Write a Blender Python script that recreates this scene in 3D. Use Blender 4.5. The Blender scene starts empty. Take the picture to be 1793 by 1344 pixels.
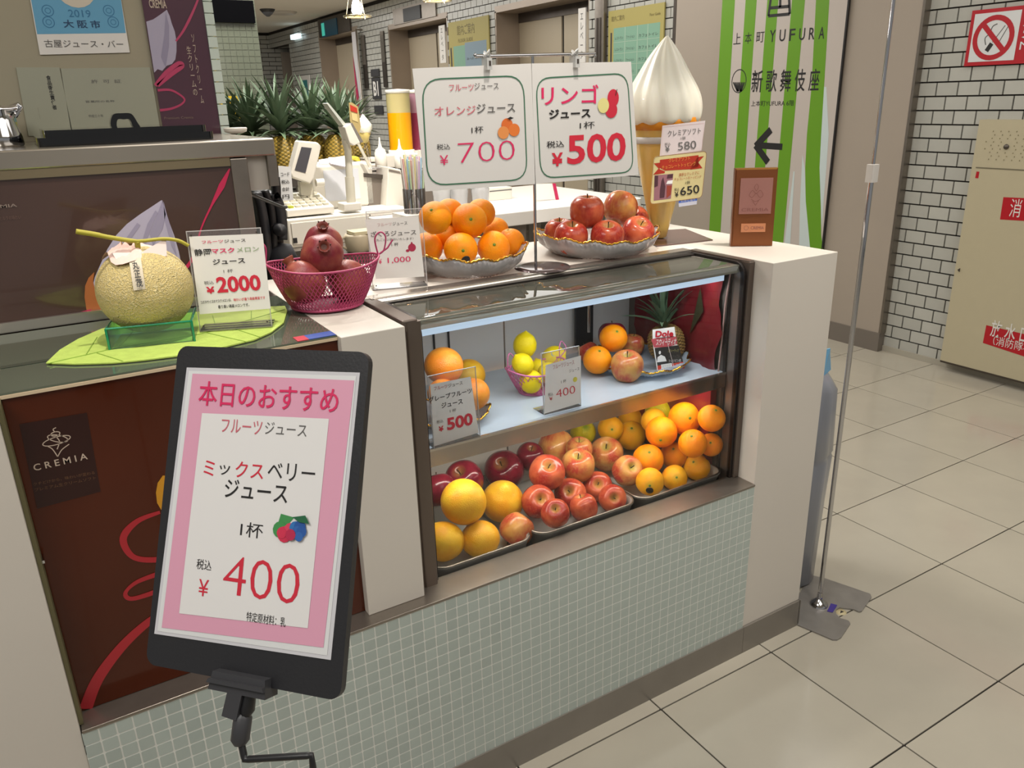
import bpy, bmesh, math, random
from mathutils import Vector, Matrix
random.seed(7)
SC = bpy.context.scene
COL = SC.collection
PI = math.pi

# ---------------------------------------------------------------- camera
FPX = 1388.3
CX, CY = 896.5, 672.0
RM = [[0.8529307, -0.5213945, -0.025633], [-0.1966775, -0.2754771, -0.9409731], [0.4835568, 0.8076262, -0.3375094]]
CAMZ = 1.5
cam_d = bpy.data.cameras.new('camera')
cam_d.sensor_fit = 'HORIZONTAL'
cam_d.sensor_width = 36.0
cam_d.lens = 36.0 * FPX / 1793.0
cam_d.clip_start = 0.02
cam_d.clip_end = 100
cam = bpy.data.objects.new('camera', cam_d)
COL.objects.link(cam)
rx, ry, rz = [Vector(r) for r in RM]
m3 = Matrix((rx, -ry, -rz)).transposed()
cam.matrix_world = Matrix.Translation((0, 0, CAMZ)) @ m3.to_4x4()
SC.camera = cam

# ---------------------------------------------------------------- exposure, world, large lights
SC.view_settings.view_transform = 'Standard'
SC.view_settings.look = 'None'
SC.view_settings.exposure = 0.5
SC.view_settings.gamma = 1.0
SC.view_settings.use_curve_mapping = False
wd = bpy.data.worlds.new('world'); SC.world = wd; wd.use_nodes = True
wd.node_tree.nodes['Background'].inputs[0].default_value = (0.35, 0.345, 0.335, 1)
wd.node_tree.nodes['Background'].inputs[1].default_value = 0.55

def area(name, loc, size, power, color=(1, .93, .82), rot=(0, 0, 0), sy=None):
    l = bpy.data.lights.new(name, 'AREA'); l.energy = power; l.color = color
    l.shape = 'RECTANGLE'; l.size = size; l.size_y = sy or size
    o = bpy.data.objects.new(name, l); o.location = loc; o.rotation_euler = rot
    COL.objects.link(o); return o
def spot(name, loc, target, power, angle=50, blend=.6, color=(1, .93, .85), r=.03):
    l = bpy.data.lights.new(name, 'SPOT'); l.energy = power; l.color = color
    l.spot_size = math.radians(angle); l.spot_blend = blend; l.shadow_soft_size = r
    o = bpy.data.objects.new(name, l); o.location = loc
    o.rotation_euler = (Vector(target) - Vector(loc)).to_track_quat('-Z', 'Y').to_euler()
    COL.objects.link(o); return o
WARM = (1.0, .975, .935)
area('ceiling_light_front', (1.5, -.6, 2.68), 2.4, 33, WARM, sy=2.4)
area('ceiling_light_corridor', (3.1, 1.4, 2.68), 1.6, 14, WARM, sy=2.6)
area('ceiling_light_deep', (3.0, 5.2, 2.68), 1.8, 36, WARM, sy=3.0)
area('ceiling_light_far', (2.6, 10.0, 2.68), 2.0, 80, WARM, sy=5.0)
area('ceiling_light_shop', (1.0, 3.1, 2.66), .8, 34, WARM, sy=.8)
area('ceiling_light_left', (-.9, .4, 2.66), .9, 22, WARM, sy=1.2)
spot('spot_bowls', (1.05, 1.2, 2.5), (1.0, 1.68, 1.15), 38, 50)
spot('spot_cone', (1.80, 1.15, 2.5), (1.64, 1.52, 1.12), 62, 30)
spot('spot_melon', (.25, 1.25, 2.5), (.16, 1.52, 1.15), 44, 34)
spot('spot_counter', (.65, 2.2, 2.5), (.62, 1.7, 1.12), 30, 46)
spot('spot_register', (1.1, 2.3, 2.5), (1.15, 2.9, 1.1), 85, 60)
spot('spot_shop_shelf', (1.9, 2.6, 2.5), (2.15, 3.3, 1.0), 80, 55)

def ray(px, py):
    return (rx * ((px - CX) / FPX) + ry * ((py - CY) / FPX) + rz)
def at(px, py, ax, val):
    "point of the plane x/y/z = val seen along one line of sight"
    k = 'xyz'.index(ax); d = ray(px, py); o = Vector((0, 0, CAMZ))
    return o + d * ((val - o[k]) / d[k])
def deep(px, py, D):
    return Vector((0, 0, CAMZ)) + ray(px, py) * D
def depth_of(p):
    return (Vector(p) - Vector((0, 0, CAMZ))).dot(rz)
def proj(p):
    q = Vector(p) - Vector((0, 0, CAMZ)); d = q.dot(rz)
    return (CX + FPX * q.dot(rx) / d, CY + FPX * q.dot(ry) / d, d)

# ---------------------------------------------------------------- materials
def hexc(h):
    h = h.lstrip('#'); c = [int(h[i:i + 2], 16) / 255 for i in (0, 2, 4)]
    return tuple(((x + .055) / 1.055) ** 2.4 if x > .04045 else x / 12.92 for x in c)
MATS = {}
def mat(name, col, rough=.5, metal=0, noise=0, nscale=20, bump=0, bscale=60, coat=0, emit=0, ior=1.5, trans=0, spec=.5, emcol=None, vary=0, sss=0):
    if name in MATS: return MATS[name]
    if isinstance(col, str): col = hexc(col)
    m = bpy.data.materials.new(name); m.use_nodes = True
    nt = m.node_tree; b = nt.nodes['Principled BSDF']
    b.inputs['Base Color'].default_value = (*col, 1); b.inputs['Roughness'].default_value = rough
    b.inputs['Metallic'].default_value = metal; b.inputs['IOR'].default_value = ior
    b.inputs['Coat Weight'].default_value = coat; b.inputs['Transmission Weight'].default_value = trans
    b.inputs['Specular IOR Level'].default_value = spec
    if sss: b.inputs['Subsurface Weight'].default_value = sss; b.inputs['Subsurface Radius'].default_value = (.01, .006, .003)
    if emit:
        b.inputs['Emission Color'].default_value = (*(emcol or col), 1); b.inputs['Emission Strength'].default_value = emit
    L = nt.links
    if noise or bump or vary:
        tc = nt.nodes.new('ShaderNodeTexCoord')
    last = None
    if noise:
        n = nt.nodes.new('ShaderNodeTexNoise'); n.inputs['Scale'].default_value = nscale; n.inputs['Detail'].default_value = 4
        L.new(tc.outputs['Object'], n.inputs['Vector'])
        mp = nt.nodes.new('ShaderNodeMapRange'); mp.inputs[3].default_value = 1 - noise; mp.inputs[4].default_value = 1 + noise
        mp.inputs[1].default_value = .3; mp.inputs[2].default_value = .7
        L.new(n.outputs['Fac'], mp.inputs[0])
        last = mp.outputs[0]
    if vary:
        oi = nt.nodes.new('ShaderNodeObjectInfo')
        mv = nt.nodes.new('ShaderNodeMapRange'); mv.inputs[3].default_value = 1 - vary; mv.inputs[4].default_value = 1 + vary
        L.new(oi.outputs['Random'], mv.inputs[0])
        if last:
            mm = nt.nodes.new('ShaderNodeMath'); mm.operation = 'MULTIPLY'
            L.new(last, mm.inputs[0]); L.new(mv.outputs[0], mm.inputs[1]); last = mm.outputs[0]
        else: last = mv.outputs[0]
    if last:
        vm = nt.nodes.new('ShaderNodeVectorMath'); vm.operation = 'SCALE'; vm.inputs[0].default_value = col
        L.new(last, vm.inputs['Scale']); L.new(vm.outputs[0], b.inputs['Base Color'])
    if bump:
        n2 = nt.nodes.new('ShaderNodeTexNoise'); n2.inputs['Scale'].default_value = bscale; n2.inputs['Detail'].default_value = 3
        L.new(tc.outputs['Object'], n2.inputs['Vector'])
        bp = nt.nodes.new('ShaderNodeBump'); bp.inputs['Strength'].default_value = bump; bp.inputs['Distance'].default_value = .002
        L.new(n2.outputs['Fac'], bp.inputs['Height']); L.new(bp.outputs[0], b.inputs['Normal'])
    MATS[name] = m
    return m
def glassy(name, tint=(1, 1, 1), base=.0, rough=.02, gl=1.0):
    "thin clear sheet: fresnel mix of see-through and mirror, with a little of its own colour"
    if name in MATS: return MATS[name]
    m = bpy.data.materials.new(name); m.use_nodes = True; nt = m.node_tree; nt.nodes.clear()
    out = nt.nodes.new('ShaderNodeOutputMaterial'); tr = nt.nodes.new('ShaderNodeBsdfTransparent'); tr.inputs[0].default_value = (*tint, 1)
    g = nt.nodes.new('ShaderNodeBsdfGlossy'); g.inputs['Roughness'].default_value = rough
    f = nt.nodes.new('ShaderNodeFresnel'); f.inputs[0].default_value = 1.45
    mx = nt.nodes.new('ShaderNodeMixShader'); nt.links.new(f.outputs[0], mx.inputs[0])
    a = tr.outputs[0]
    if base:
        d = nt.nodes.new('ShaderNodeBsdfDiffuse'); d.inputs[0].default_value = (*tint, 1)
        m2 = nt.nodes.new('ShaderNodeMixShader'); m2.inputs[0].default_value = base
        nt.links.new(tr.outputs[0], m2.inputs[1]); nt.links.new(d.outputs[0], m2.inputs[2]); a = m2.outputs[0]
    nt.links.new(a, mx.inputs[1]); nt.links.new(g.outputs[0], mx.inputs[2]); nt.links.new(mx.outputs[0], out.inputs[0])
    MATS[name] = m; return m

# ---------------------------------------------------------------- mesh builder
class MB:
    def __init__(s): s.v = []; s.f = []; s.sm = []
    def add(s, vs, fs, smooth=False):
        n = len(s.v); s.v += [Vector(v) for v in vs]
        for f in fs: s.f.append([i + n for i in f]); s.sm.append(smooth)
        return s
    def box(s, a, b, rot=None, at_=None):
        x0, y0, z0 = a; x1, y1, z1 = b
        vs = [Vector(p) for p in ((x0, y0, z0), (x1, y0, z0), (x1, y1, z0), (x0, y1, z0), (x0, y0, z1), (x1, y0, z1), (x1, y1, z1), (x0, y1, z1))]
        if rot is not None:
            c = Vector(at_ or ((x0 + x1) / 2, (y0 + y1) / 2, (z0 + z1) / 2)); vs = [c + rot @ (v - c) for v in vs]
        return s.add(vs, [(0, 3, 2, 1), (4, 5, 6, 7), (0, 1, 5, 4), (1, 2, 6, 5), (2, 3, 7, 6), (3, 0, 4, 7)])
    def rbox(s, a, b, r=.004, axis='z', seg=4):
        "box with its edges parallel to axis rounded"
        k = 'xyz'.index(axis); i, j = [(1, 2), (2, 0), (0, 1)][k]
        pts = rrect(a[i], a[j], b[i], b[j], r, seg)
        lo = []; hi = []
        for u, v in pts:
            p = [0, 0, 0]; p[i] = u; p[j] = v; p[k] = a[k]; lo.append(p); q = list(p); q[k] = b[k]; hi.append(q)
        n = len(pts)
        s.add(lo + hi, [list(range(n))[::-1], list(range(n, 2 * n))])
        s.add(lo + hi, [(t, (t + 1) % n, n + (t + 1) % n, n + t) for t in range(n)], True)
        return s
    def tube(s, pts, r, n=10, caps=True, closed=False):
        pts = [Vector(p) for p in pts]; m = len(pts)
        rs = r if isinstance(r, (list, tuple)) else [r] * m
        vs = []; prev = None
        for i, p in enumerate(pts):
            if closed: t = pts[(i + 1) % m] - pts[i - 1]
            elif i == 0: t = pts[1] - p
            elif i == m - 1: t = p - pts[i - 1]
            else: t = (pts[i + 1] - p).normalized() + (p - pts[i - 1]).normalized()
            if t.length < 1e-9: t = Vector((0, 0, 1))
            t.normalize()
            if prev is None:
                up = Vector((0, 0, 1)) if abs(t.z) < .9 else Vector((1, 0, 0)); a = t.cross(up).normalized()
            else:
                a = prev - t * prev.dot(t)
                a = a.normalized() if a.length > 1e-6 else t.orthogonal().normalized()
            prev = a; b = t.cross(a)
            vs += [p + (a * math.cos(q) + b * math.sin(q)) * rs[i] for q in [2 * PI * k / n for k in range(n)]]
        fs = []
        for i in range(m if closed else m - 1):
            for k in range(n):
                j = (i + 1) % m
                fs.append((i * n + k, i * n + (k + 1) % n, j * n + (k + 1) % n, j * n + k))
        s.add(vs, fs, True)
        if caps and not closed: s.add(vs[:n], [list(range(n))[::-1]]); s.add(vs[-n:], [list(range(n))])
        return s
    def lathe(s, prof, n=32, c=(0, 0, 0), fn=None, rot=None, cap=True):
        "prof: list of (r, z)"
        c = Vector(c); vs = []
        for i, (r, z) in enumerate(prof):
            for k in range(n):
                a = 2 * PI * k / n; rr, zz = (r, z) if fn is None else fn(r, z, a, i)
                v = Vector((rr * math.cos(a), rr * math.sin(a), zz))
                vs.append(c + (rot @ v if rot is not None else v))
        fs = [(i * n + k, i * n + (k + 1) % n, (i + 1) * n + (k + 1) % n, (i + 1) * n + k) for i in range(len(prof) - 1) for k in range(n)]
        s.add(vs, fs, True)
        if cap:
            if prof[0][0] > 1e-5: s.add(vs[:n], [list(range(n))[::-1]])
            if prof[-1][0] > 1e-5: s.add(vs[-n:], [list(range(n))])
        return s
    def prism(s, pts, d):
        "flat polygon (3D points) pushed along vector d"
        pts = [Vector(p) for p in pts]; n = len(pts); d = Vector(d)
        return s.add(pts + [p + d for p in pts], [list(range(n))[::-1], list(range(n, 2 * n))] + [(i, (i + 1) % n, n + (i + 1) % n, n + i) for i in range(n)])
    def mesh(s, name, off=(0, 0, 0)):
        me = bpy.data.meshes.new(name); o = Vector(off)
        me.from_pydata([tuple(v - o) for v in s.v], [], s.f)
        me.polygons.foreach_set('use_smooth', s.sm); me.update()
        bm = bmesh.new(); bm.from_mesh(me); bmesh.ops.recalc_face_normals(bm, faces=bm.faces); bm.to_mesh(me); bm.free()
        return me
    def build(s, name, m, parent=None, world=True, bevel=0, kind=None):
        off = OFF.get(parent.name, Vector((0, 0, 0))) if (parent is not None and world) else Vector((0, 0, 0))
        me = s.mesh(name, off)
        if m is not None: me.materials.append(m)
        return link(name, me, parent, off, bevel, kind)
OFF = {}
def link(name, me, parent=None, off=Vector((0, 0, 0)), bevel=0, kind=None):
    o = bpy.data.objects.new(name, me); COL.objects.link(o)
    if parent is not None: o.parent = parent
    OFF[o.name] = Vector(off)
    if bevel:
        b = o.modifiers.new('bevel', 'BEVEL'); b.width = bevel; b.segments = 2; b.limit_method = 'ANGLE'
    if kind: o['kind'] = kind
    return o
def rrect(u0, v0, u1, v1, r, seg=5):
    out = []
    for cx, cy, a0 in ((u1 - r, v1 - r, 0), (u0 + r, v1 - r, 90), (u0 + r, v0 + r, 180), (u1 - r, v0 + r, 270)):
        for k in range(seg + 1):
            a = math.radians(a0 + 90 * k / seg); out.append((cx + r * math.cos(a), cy + r * math.sin(a)))
    return out
def tag(o, label, cat, group=None):
    o['label'] = label; o['category'] = cat
    if group: o['group'] = group
    return o
def thing(name, label, cat, loc=(0, 0, 0), group=None):
    o = bpy.data.objects.new(name, None); o.empty_display_size = .05; COL.objects.link(o); o.location = loc
    OFF[o.name] = Vector(loc)
    return tag(o, label, cat, group)
def copy_tree(o, parent=None):
    c = o.copy(); COL.objects.link(c); c.parent = parent
    OFF[c.name] = OFF.get(o.name, Vector((0, 0, 0)))
    for ch in list(o.children): copy_tree(ch, c)
    return c
def struct(o):
    o['kind'] = 'structure'; return o

# ---------------------------------------------------------------- flat print on a plane
class Flat:
    "a plane in the scene: origin, right, up; its pieces become child meshes of one parent"
    def __init__(s, parent, o, ex, ey, step=.0004):
        s.p = parent; s.o = Vector(o); s.ex = Vector(ex).normalized(); e = Vector(ey)
        s.ey = (e - s.ex * e.dot(s.ex)).normalized(); s.n = s.ex.cross(s.ey)
        if s.n.dot(Vector((0, 0, CAMZ)) - s.o) < 0: s.n = -s.n
        s.step = step; s.acc = {}
    def P(s, u, v, l=0): return s.o + s.ex * u + s.ey * v + s.n * (l * s.step)
    def px(s, x, y):
        "plane coordinates of the point seen along one line of sight"
        d = ray(x, y); o = Vector((0, 0, CAMZ)); t = (s.o - o).dot(s.n) / d.dot(s.n); q = o + d * t - s.o
        return (q.dot(s.ex), q.dot(s.ey))
    def mb(s, name, m): return s.acc.setdefault((name, m.name), (MB(), m))[0]
    def poly(s, pts, m, name='print', l=1):
        s.mb(name, m).add([s.P(u, v, l) for u, v in pts], [list(range(len(pts)))]); return s
    def blobpx(s, pts, m, name='print', l=1):
        q = catmull([Vector((*s.px(*p), 0)) for p in pts], 4, True)
        return s.poly([(v.x, v.y) for v in q], m, name, l)
    def polypx(s, pts, m, name='print', l=1): return s.poly([s.px(*p) for p in pts], m, name, l)
    def rect(s, u0, v0, u1, v1, m, name='print', l=1): return s.poly([(u0, v0), (u1, v0), (u1, v1), (u0, v1)], m, name, l)
    def slab(s, pts, m, name, th, l=0):
        s.mb(name, m).prism([s.P(u, v, l) for u, v in pts], -s.n * th); return s
    def ring(s, pts, w, m, name='outline', l=2):
        n = len(pts); c = (sum(p[0] for p in pts) / n, sum(p[1] for p in pts) / n); inn = []
        for i in range(n):
            a = Vector(pts[i - 1]); b = Vector(pts[(i + 1) % n]); t = (b - a)
            if t.length < 1e-9: t = Vector((1, 0))
            nn = Vector((-t.y, t.x)).normalized()
            if nn.dot(Vector(c) - Vector(pts[i])) < 0: nn = -nn
            inn.append((pts[i][0] + nn.x * w, pts[i][1] + nn.y * w))
        vs = [s.P(*p, l) for p in pts] + [s.P(*p, l) for p in inn]
        s.mb(name, m).add(vs, [(i, (i + 1) % n, n + (i + 1) % n, n + i) for i in range(n)]); return s
    def stroke(s, pts, w, m, name='print', l=2, sub=6):
        pts = [Vector((*p, 0)) for p in pts]
        if len(pts) > 2: pts = catmull(pts, sub)
        ws = w if isinstance(w, (list, tuple)) else [w, w]
        vs = []; n = len(pts)
        for i, p in enumerate(pts):
            t = pts[min(i + 1, n - 1)] - pts[max(i - 1, 0)]
            nn = Vector((-t.y, t.x, 0)).normalized()
            f = i / (n - 1) * (len(ws) - 1); k = min(int(f), len(ws) - 2); ww = ws[k] + (ws[k + 1] - ws[k]) * (f - k)
            vs += [s.P(p.x + nn.x * ww / 2, p.y + nn.y * ww / 2, l), s.P(p.x - nn.x * ww / 2, p.y - nn.y * ww / 2, l)]
        s.mb(name, m).add(vs, [(2 * i, 2 * i + 1, 2 * i + 3, 2 * i + 2) for i in range(n - 1)]); return s
    def strokepx(s, pts, w, m, name='print', l=2): return s.stroke([s.px(*p) for p in pts], w, m, name, l)
    def disc(s, u, v, ru, rv, m, name='print', l=1, n=20, hole=0):
        if hole:
            pts = [(u + ru * math.cos(2 * PI * k / n), v + rv * math.sin(2 * PI * k / n)) for k in range(n)]
            return s.ring(pts, hole, m, name, l)
        return s.poly([(u + ru * math.cos(2 * PI * k / n), v + rv * math.sin(2 * PI * k / n)) for k in range(n)], m, name, l)
    def text(s, body, bl, tr, m, name='lettering', l=3, bold=0, skew=0):
        "lettering whose own bounds fill the rectangle from bl to tr (plane coordinates)"
        c = bpy.data.curves.new('t', 'FONT'); c.body = body; c.resolution_u = 3; c.offset = bold; c.fill_mode = 'FRONT'
        if '\n' in body: c.align_x = 'CENTER'; c.space_line = 1.0
        o = bpy.data.objects.new('t', c); COL.objects.link(o)
        bpy.context.view_layer.update()
        me = bpy.data.meshes.new_from_object(o.evaluated_get(bpy.context.evaluated_depsgraph_get()))
        bpy.data.objects.remove(o)
        if not me.vertices: return s
        xs = [v.co.x for v in me.vertices]; ys = [v.co.y for v in me.vertices]
        x0, x1, y0, y1 = min(xs), max(xs), min(ys), max(ys)
        W = tr[0] - bl[0]; Hh = tr[1] - bl[1]
        vs = []
        for v in me.vertices:
            a = (v.co.x - x0) / max(x1 - x0, 1e-6); b = (v.co.y - y0) / max(y1 - y0, 1e-6)
            vs.append(s.P(bl[0] + a * W + b * skew, bl[1] + b * Hh, l))
        s.k = getattr(s, 'k', 0) + 1; q = MB(); s.acc[(name, s.k)] = (q, m); q.add(vs, [list(p.vertices) for p in me.polygons]); bpy.data.meshes.remove(me)
        return s
    def tl(s, body, bl, br, h, m, bold=0, l=3, name='lettering'):
        "lettering along the baseline bl to br (lines of sight), h pixels tall at its start"
        a = Vector(s.px(*bl)); b = Vector(s.px(*br)); c = Vector(s.px(bl[0], bl[1] - h)); hh = abs(c.y - a.y)
        w = (b - a).length; d = (b - a) / w
        ex, ey, o = s.ex, s.ey, s.o
        s.o = o + ex * a.x + ey * a.y; s.ex = ex * d.x + ey * d.y; s.ey = ey * d.x - ex * d.y
        s.text(body, (0, 0), (w, hh), m, name, l, bold)
        s.ex, s.ey, s.o = ex, ey, o
        return s
    def textpx(s, body, bl, tr, m, name='lettering', l=3, bold=0): return s.text(body, s.px(*bl), s.px(*tr), m, name, l, bold)
    def flush(s, parents=None):
        for (name, _), (mb, m) in s.acc.items():
            mb.build(name, m, s.p)
        s.acc = {}
def catmull(p, sub=6, closed=False):
    out = []; n = len(p)
    rng = range(n if closed else n - 1)
    for i in rng:
        a, b, c, d = (p[(i - 1) % n], p[i], p[(i + 1) % n], p[(i + 2) % n]) if closed else (p[max(i - 1, 0)], p[i], p[i + 1], p[min(i + 2, n - 1)])
        for k in range(sub):
            t = k / sub
            out.append(.5 * ((2 * b) + (c - a) * t + (2 * a - 5 * b + 4 * c - d) * t * t + (3 * b - a - 3 * c + d) * t ** 3))
    if not closed: out.append(p[-1])
    return out
# ================================================================ THE SETTING
M_tile = mat('floor_tile_stone', '#b1aa9b', .14, noise=.06, nscale=3, vary=.025, bump=.02, bscale=8)
M_grout_d = mat('dark_grout', '#201a14', .8)
M_brick = mat('glazed_white_brick', '#b3b2aa', .25, noise=.03, nscale=9, vary=.05)
M_steel = mat('brushed_steel', '#8d857c', .32, .85, noise=.05, nscale=30)
M_steel_d = mat('dark_steel', '#5d5650', .38, .8, noise=.08, nscale=12)
M_steel_b = mat('bright_steel', '#cfc8bf', .18, .9)
M_chrome = mat('chrome', '#c9c9cc', .07, 1)
M_beige = mat('beige_laminate', '#a3978a', .45, noise=.02, nscale=2)
M_white = mat('white_laminate', '#c9c2b8', .4, noise=.015, nscale=3)
M_black = mat('black_plastic', '#1a1a1c', .4)
M_blackgl = mat('black_gloss', '#08080a', .08, coat=.5)
M_paper = mat('white_paper', '#dcd8d2', .5)
M_paper2 = mat('cool_white_paper', '#d5d6d6', .4)
M_red = mat('print_red', '#c8283c', .45)
M_redd = mat('plate_red', '#b01422', .4)
M_pink = mat('print_magenta', '#d22a5e', .45)
M_ink = mat('print_black', '#1d1b1b', .5)
M_inkg = mat('print_grey', '#5c5a58', .5)
M_green_l = mat('print_leaf_green', '#5da52a', .45)

# floor: grout bed with single tiles on it
mb = MB().box((-4, -5, -.05), (9, 17, -.0035)); floor = struct(mb.build('floor', M_grout_d))
T = .4115; GX, GY = 1.160, 1.229
tb = MB(); g = .0022
tb.rbox((g, g, -.02), (T - g, T - g, 0), .0015, 'z', 1)
tm = tb.mesh('floor_tile'); tm.materials.append(M_tile)
far = MB()
for i in range(-12, 19):
    for j in range(-14, 38):
        x, y = GX + i * T, GY + j * T
        if i < 8 and -3 <= i and -2 <= j < 5 and not (j >= 1 and i < 1):
            o = link('floor_tile', tm, floor, Vector((0, 0, 0))); o.location = (x, y, 0)
        elif x < 8 and y < 16:
            far.add([(x + g, y + g, 0), (x + T - g, y + g, 0), (x + T - g, y + T - g, 0), (x + g, y + T - g, 0)], [(0, 1, 2, 3)])
o = far.build('floor_tiling', M_tile, floor); o['kind'] = 'stuff'
struct(MB().box((-4, -5, 2.72), (9, 17, 2.8)).build('ceiling', mat('ceiling_plaster', '#e4ddd0', .8)))

# right hand wall of glazed brick with three elevator openings
W = 4.32
ELEV = [(5.80, 7.33, 2.31), (8.37, 9.96, 2.36), (11.0, 12.6, 2.44)]
REC = (14.1, 15.3, 2.46)
mb = MB(); ys = [-3.0]
for a, b, z in ELEV + [REC]:
    mb.box((W + .008, ys[-1], 0), (W + .1, a, 2.72)); mb.box((W + .008, a, z), (W + .1, b, 2.72)); ys.append(b)
wall = struct(mb.build('wall_right', M_grout_d))
BW, BH, BT = .118, .0718, .0078
bm_ = MB().box((-.012, BT / 2, BT / 2), (0, BW - BT / 2, BH - BT / 2)).mesh('brick'); bm_.materials.append(M_brick)
cands = []; rest = MB()
def seg_of(y):
    lo = -2
    for a, b, z in ELEV + [REC]:
        if y < a: return (lo, a)
        if y < b: return (a, b, z)
        lo = b
    return (lo, 15.3)
for r in range(0, 37):
    z = .0206 + BH * r
    if z + BH > 2.72: break
    y = 2.688 - .118 * 40 + (0 if r % 2 == 0 else .059)
    while y < 15.3:
        y0, y1 = y, y + BW; y = y1
        pieces = [(y0, y1)]
        for a, b, zt in ELEV + [REC]:
            if z < zt - .01:
                np_ = []
                for p, q in pieces:
                    if q <= a or p >= b: np_.append((p, q))
                    else:
                        if p < a - .02: np_.append((p, a))
                        if q > b + .02: np_.append((b, q))
                pieces = np_
        for p, q in pieces:
            full = abs(q - p - BW) < 1e-4
            cy = (p + q) / 2
            hid = (2.83 < cy < 4.66) or (1.22 < cy < 2.36 and .06 < z < 1.28)
            if hid: continue
            s = proj((W, cy, z + BH / 2))
            if full and -20 < s[0] < 1815 and -20 < s[1] < 1360 and s[2] > 0: cands.append((s[2], p, z))
            else: rest.box((W - .012, p + BT / 2, z + BT / 2), (W, q - BT / 2, z + BH - BT / 2))
cands.sort()
for k, (d, p, z) in enumerate(cands):
    if k < 296:
        o = link('brick', bm_, wall, Vector((0, 0, 0))); o.location = (W + .008, p, z)
    else: rest.box((W - .004, p + BT / 2, z + BT / 2), (W + .008, p + BW - BT / 2, z + BH - BT / 2))
o = rest.build('brickwork', M_brick, wall); o['kind'] = 'stuff'
struct(MB().box((W - .012, -3, 0), (W + .006, 2.80, .034)).build('baseboard_right', mat('pale_stone', '#a8a294', .35)))

# elevators
M_door = mat('elevator_door_beige', '#b8ab94', .45, .1)
M_reveal = mat('elevator_reveal_steel', '#9a8b7c', .3, .3, noise=.1, nscale=2)
for k, (a, b, zt) in enumerate(ELEV):
    d = .28
    fr = MB().box((W - .006, a - .012, 0), (W + d, a + .012, zt)).box((W - .006, b - .012, 0), (W + d, b + .012, zt)).box((W - .006, a - .012, zt - .012), (W + d, b + .012, zt + .045))
    e = struct(fr.build('door_%d' % (k + 1), M_reveal))
    mid = (a + b) / 2
    q = MB(); q.box((W + d - .02, a, 0), (W + d + .02, mid - .02, zt - .1)); q.build('door_panel', M_door, e)
    q = MB(); q.box((W + d - .02, mid + .02, 0), (W + d + .02, b, zt - .1)); q.build('door_panel', M_door, e)
    MB().box((W + d - .005, mid - .02, 0), (W + d + .02, mid + .02, zt - .1)).build('door_gap', M_black, e)
    MB().box((W + d - .03, a, zt - .1), (W + d + .02, b, zt)).build('header', M_steel_d, e)
    MB().box((W + d - .03, a + .0, 0), (W + d - .02, a + .12, zt - .1)).build('door_trim', M_steel_d, e)
# indicator panels above them
t = thing('indicator_panel', 'steel floor indicator panel with lit teal display above far elevator', 'sign', (W, 11.9, 2.5))
MB().box((W - .03, 11.2, 2.44), (W + .008, 12.5, 2.68)).build('backplate', M_steel_d, t)
MB().box((W - .04, 11.68, 2.43), (W - .03, 12.33, 2.64)).build('screen', mat('screen_blue', '#123a4a', .3, emit=.12), t)
MB().box((W - .044, 12.2, 2.45), (W - .04, 12.32, 2.62)).build('lit_strip', mat('lit_teal', '#3fae9c', .3, emit=.45), t)
t = thing('indicator_panel', 'steel floor indicator panel with dark blank display above middle elevator', 'sign', (W, 9.2, 2.5))
MB().box((W - .02, 8.6, 2.385), (W + .008, 9.76, 2.56)).build('backplate', M_steel, t)
MB().box((W - .03, 8.97, 2.395), (W - .02, 9.44, 2.535)).build('screen', M_black, t)
# notices by the lifts
def wallcard(name, label, cat, y0, y1, z0, z1, m, th=.01, group=None):
    t = thing(name, label, cat, (W, (y0 + y1) / 2, (z0 + z1) / 2), group)
    MB().box((W - .014 - th, y0, z0), (W - .012, y1, z1)).build('board', m, t)
    return t, Flat(t, (W - .014 - th, y1, z0), (0, -1, 0), (0, 0, 1))
M_yel = mat('sign_yellow', '#a89c5a', .5); M_sgreen = mat('sign_green', '#7da58e', .5); M_sblue = mat('sign_blue', '#7f93a0', .5)
M_dgrey = mat('sign_charcoal', '#3a3a3c', .4)
t, F = wallcard('floor_guide', 'yellow floor guide board with green and blue panels between two elevators', 'sign', 7.44, 8.31, 1.3, 2.29, M_yel)
F.rect(.10, .05, .36, .75, M_sgreen); F.rect(.36, .05, .82, .77, M_sblue); F.rect(.03, .05, .06, .74, M_dgrey)
F.text('館内ご案内', (.2, .85), (.58, .95), mat('sign_brown', '#6d6238', .5)); F.text('FLOOR GUIDE', (.22, .78), (.54, .815), MATS['sign_brown'])
for k in range(6): F.text('あべの 本町 案内', (.4, .1 + k * .1), (.78, .125 + k * .1), M_dgrey)
F.flush()
t, F = wallcard('floor_guide', 'pale yellow floor guide board with green table, right of the nearest elevator', 'sign', 4.86, 5.52, 1.2, 2.14, M_yel)
F.rect(.07, .02, .62, .81, M_sgreen)
F.text('館内ご案内', (.04, .86), (.2, .9), MATS['sign_brown']); F.text('Floor Guide', (.5, .86), (.62, .88), MATS['sign_brown'])
for u in (.21, .36, .48): F.rect(u, .02, u + .006, .81, mat('sign_pale', '#a9bda8', .5), l=2)
for k in range(9):
    v = .06 + k * .083
    F.rect(.07, v - .02, .62, v - .017, MATS['sign_pale'], l=2)
    for u, s_ in ((.09, 'レストラン'), (.23, 'ファッション'), (.38, 'カフェ'), (.5, 'トイレ')): F.text(s_, (u, v), (u + .1, v + .022), M_dgrey)
F.rect(.03, .02, .05, .78, M_dgrey); F.flush()
t, F = wallcard('notice_strip', 'tall white notice strip beside the nearest elevator door', 'sign', 5.83, 5.93, 1.78, 2.2, M_paper)
F.text('エ\nレ\nベ\nー\nタ', (.03, .03), (.07, .38), M_inkg); F.flush()
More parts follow.
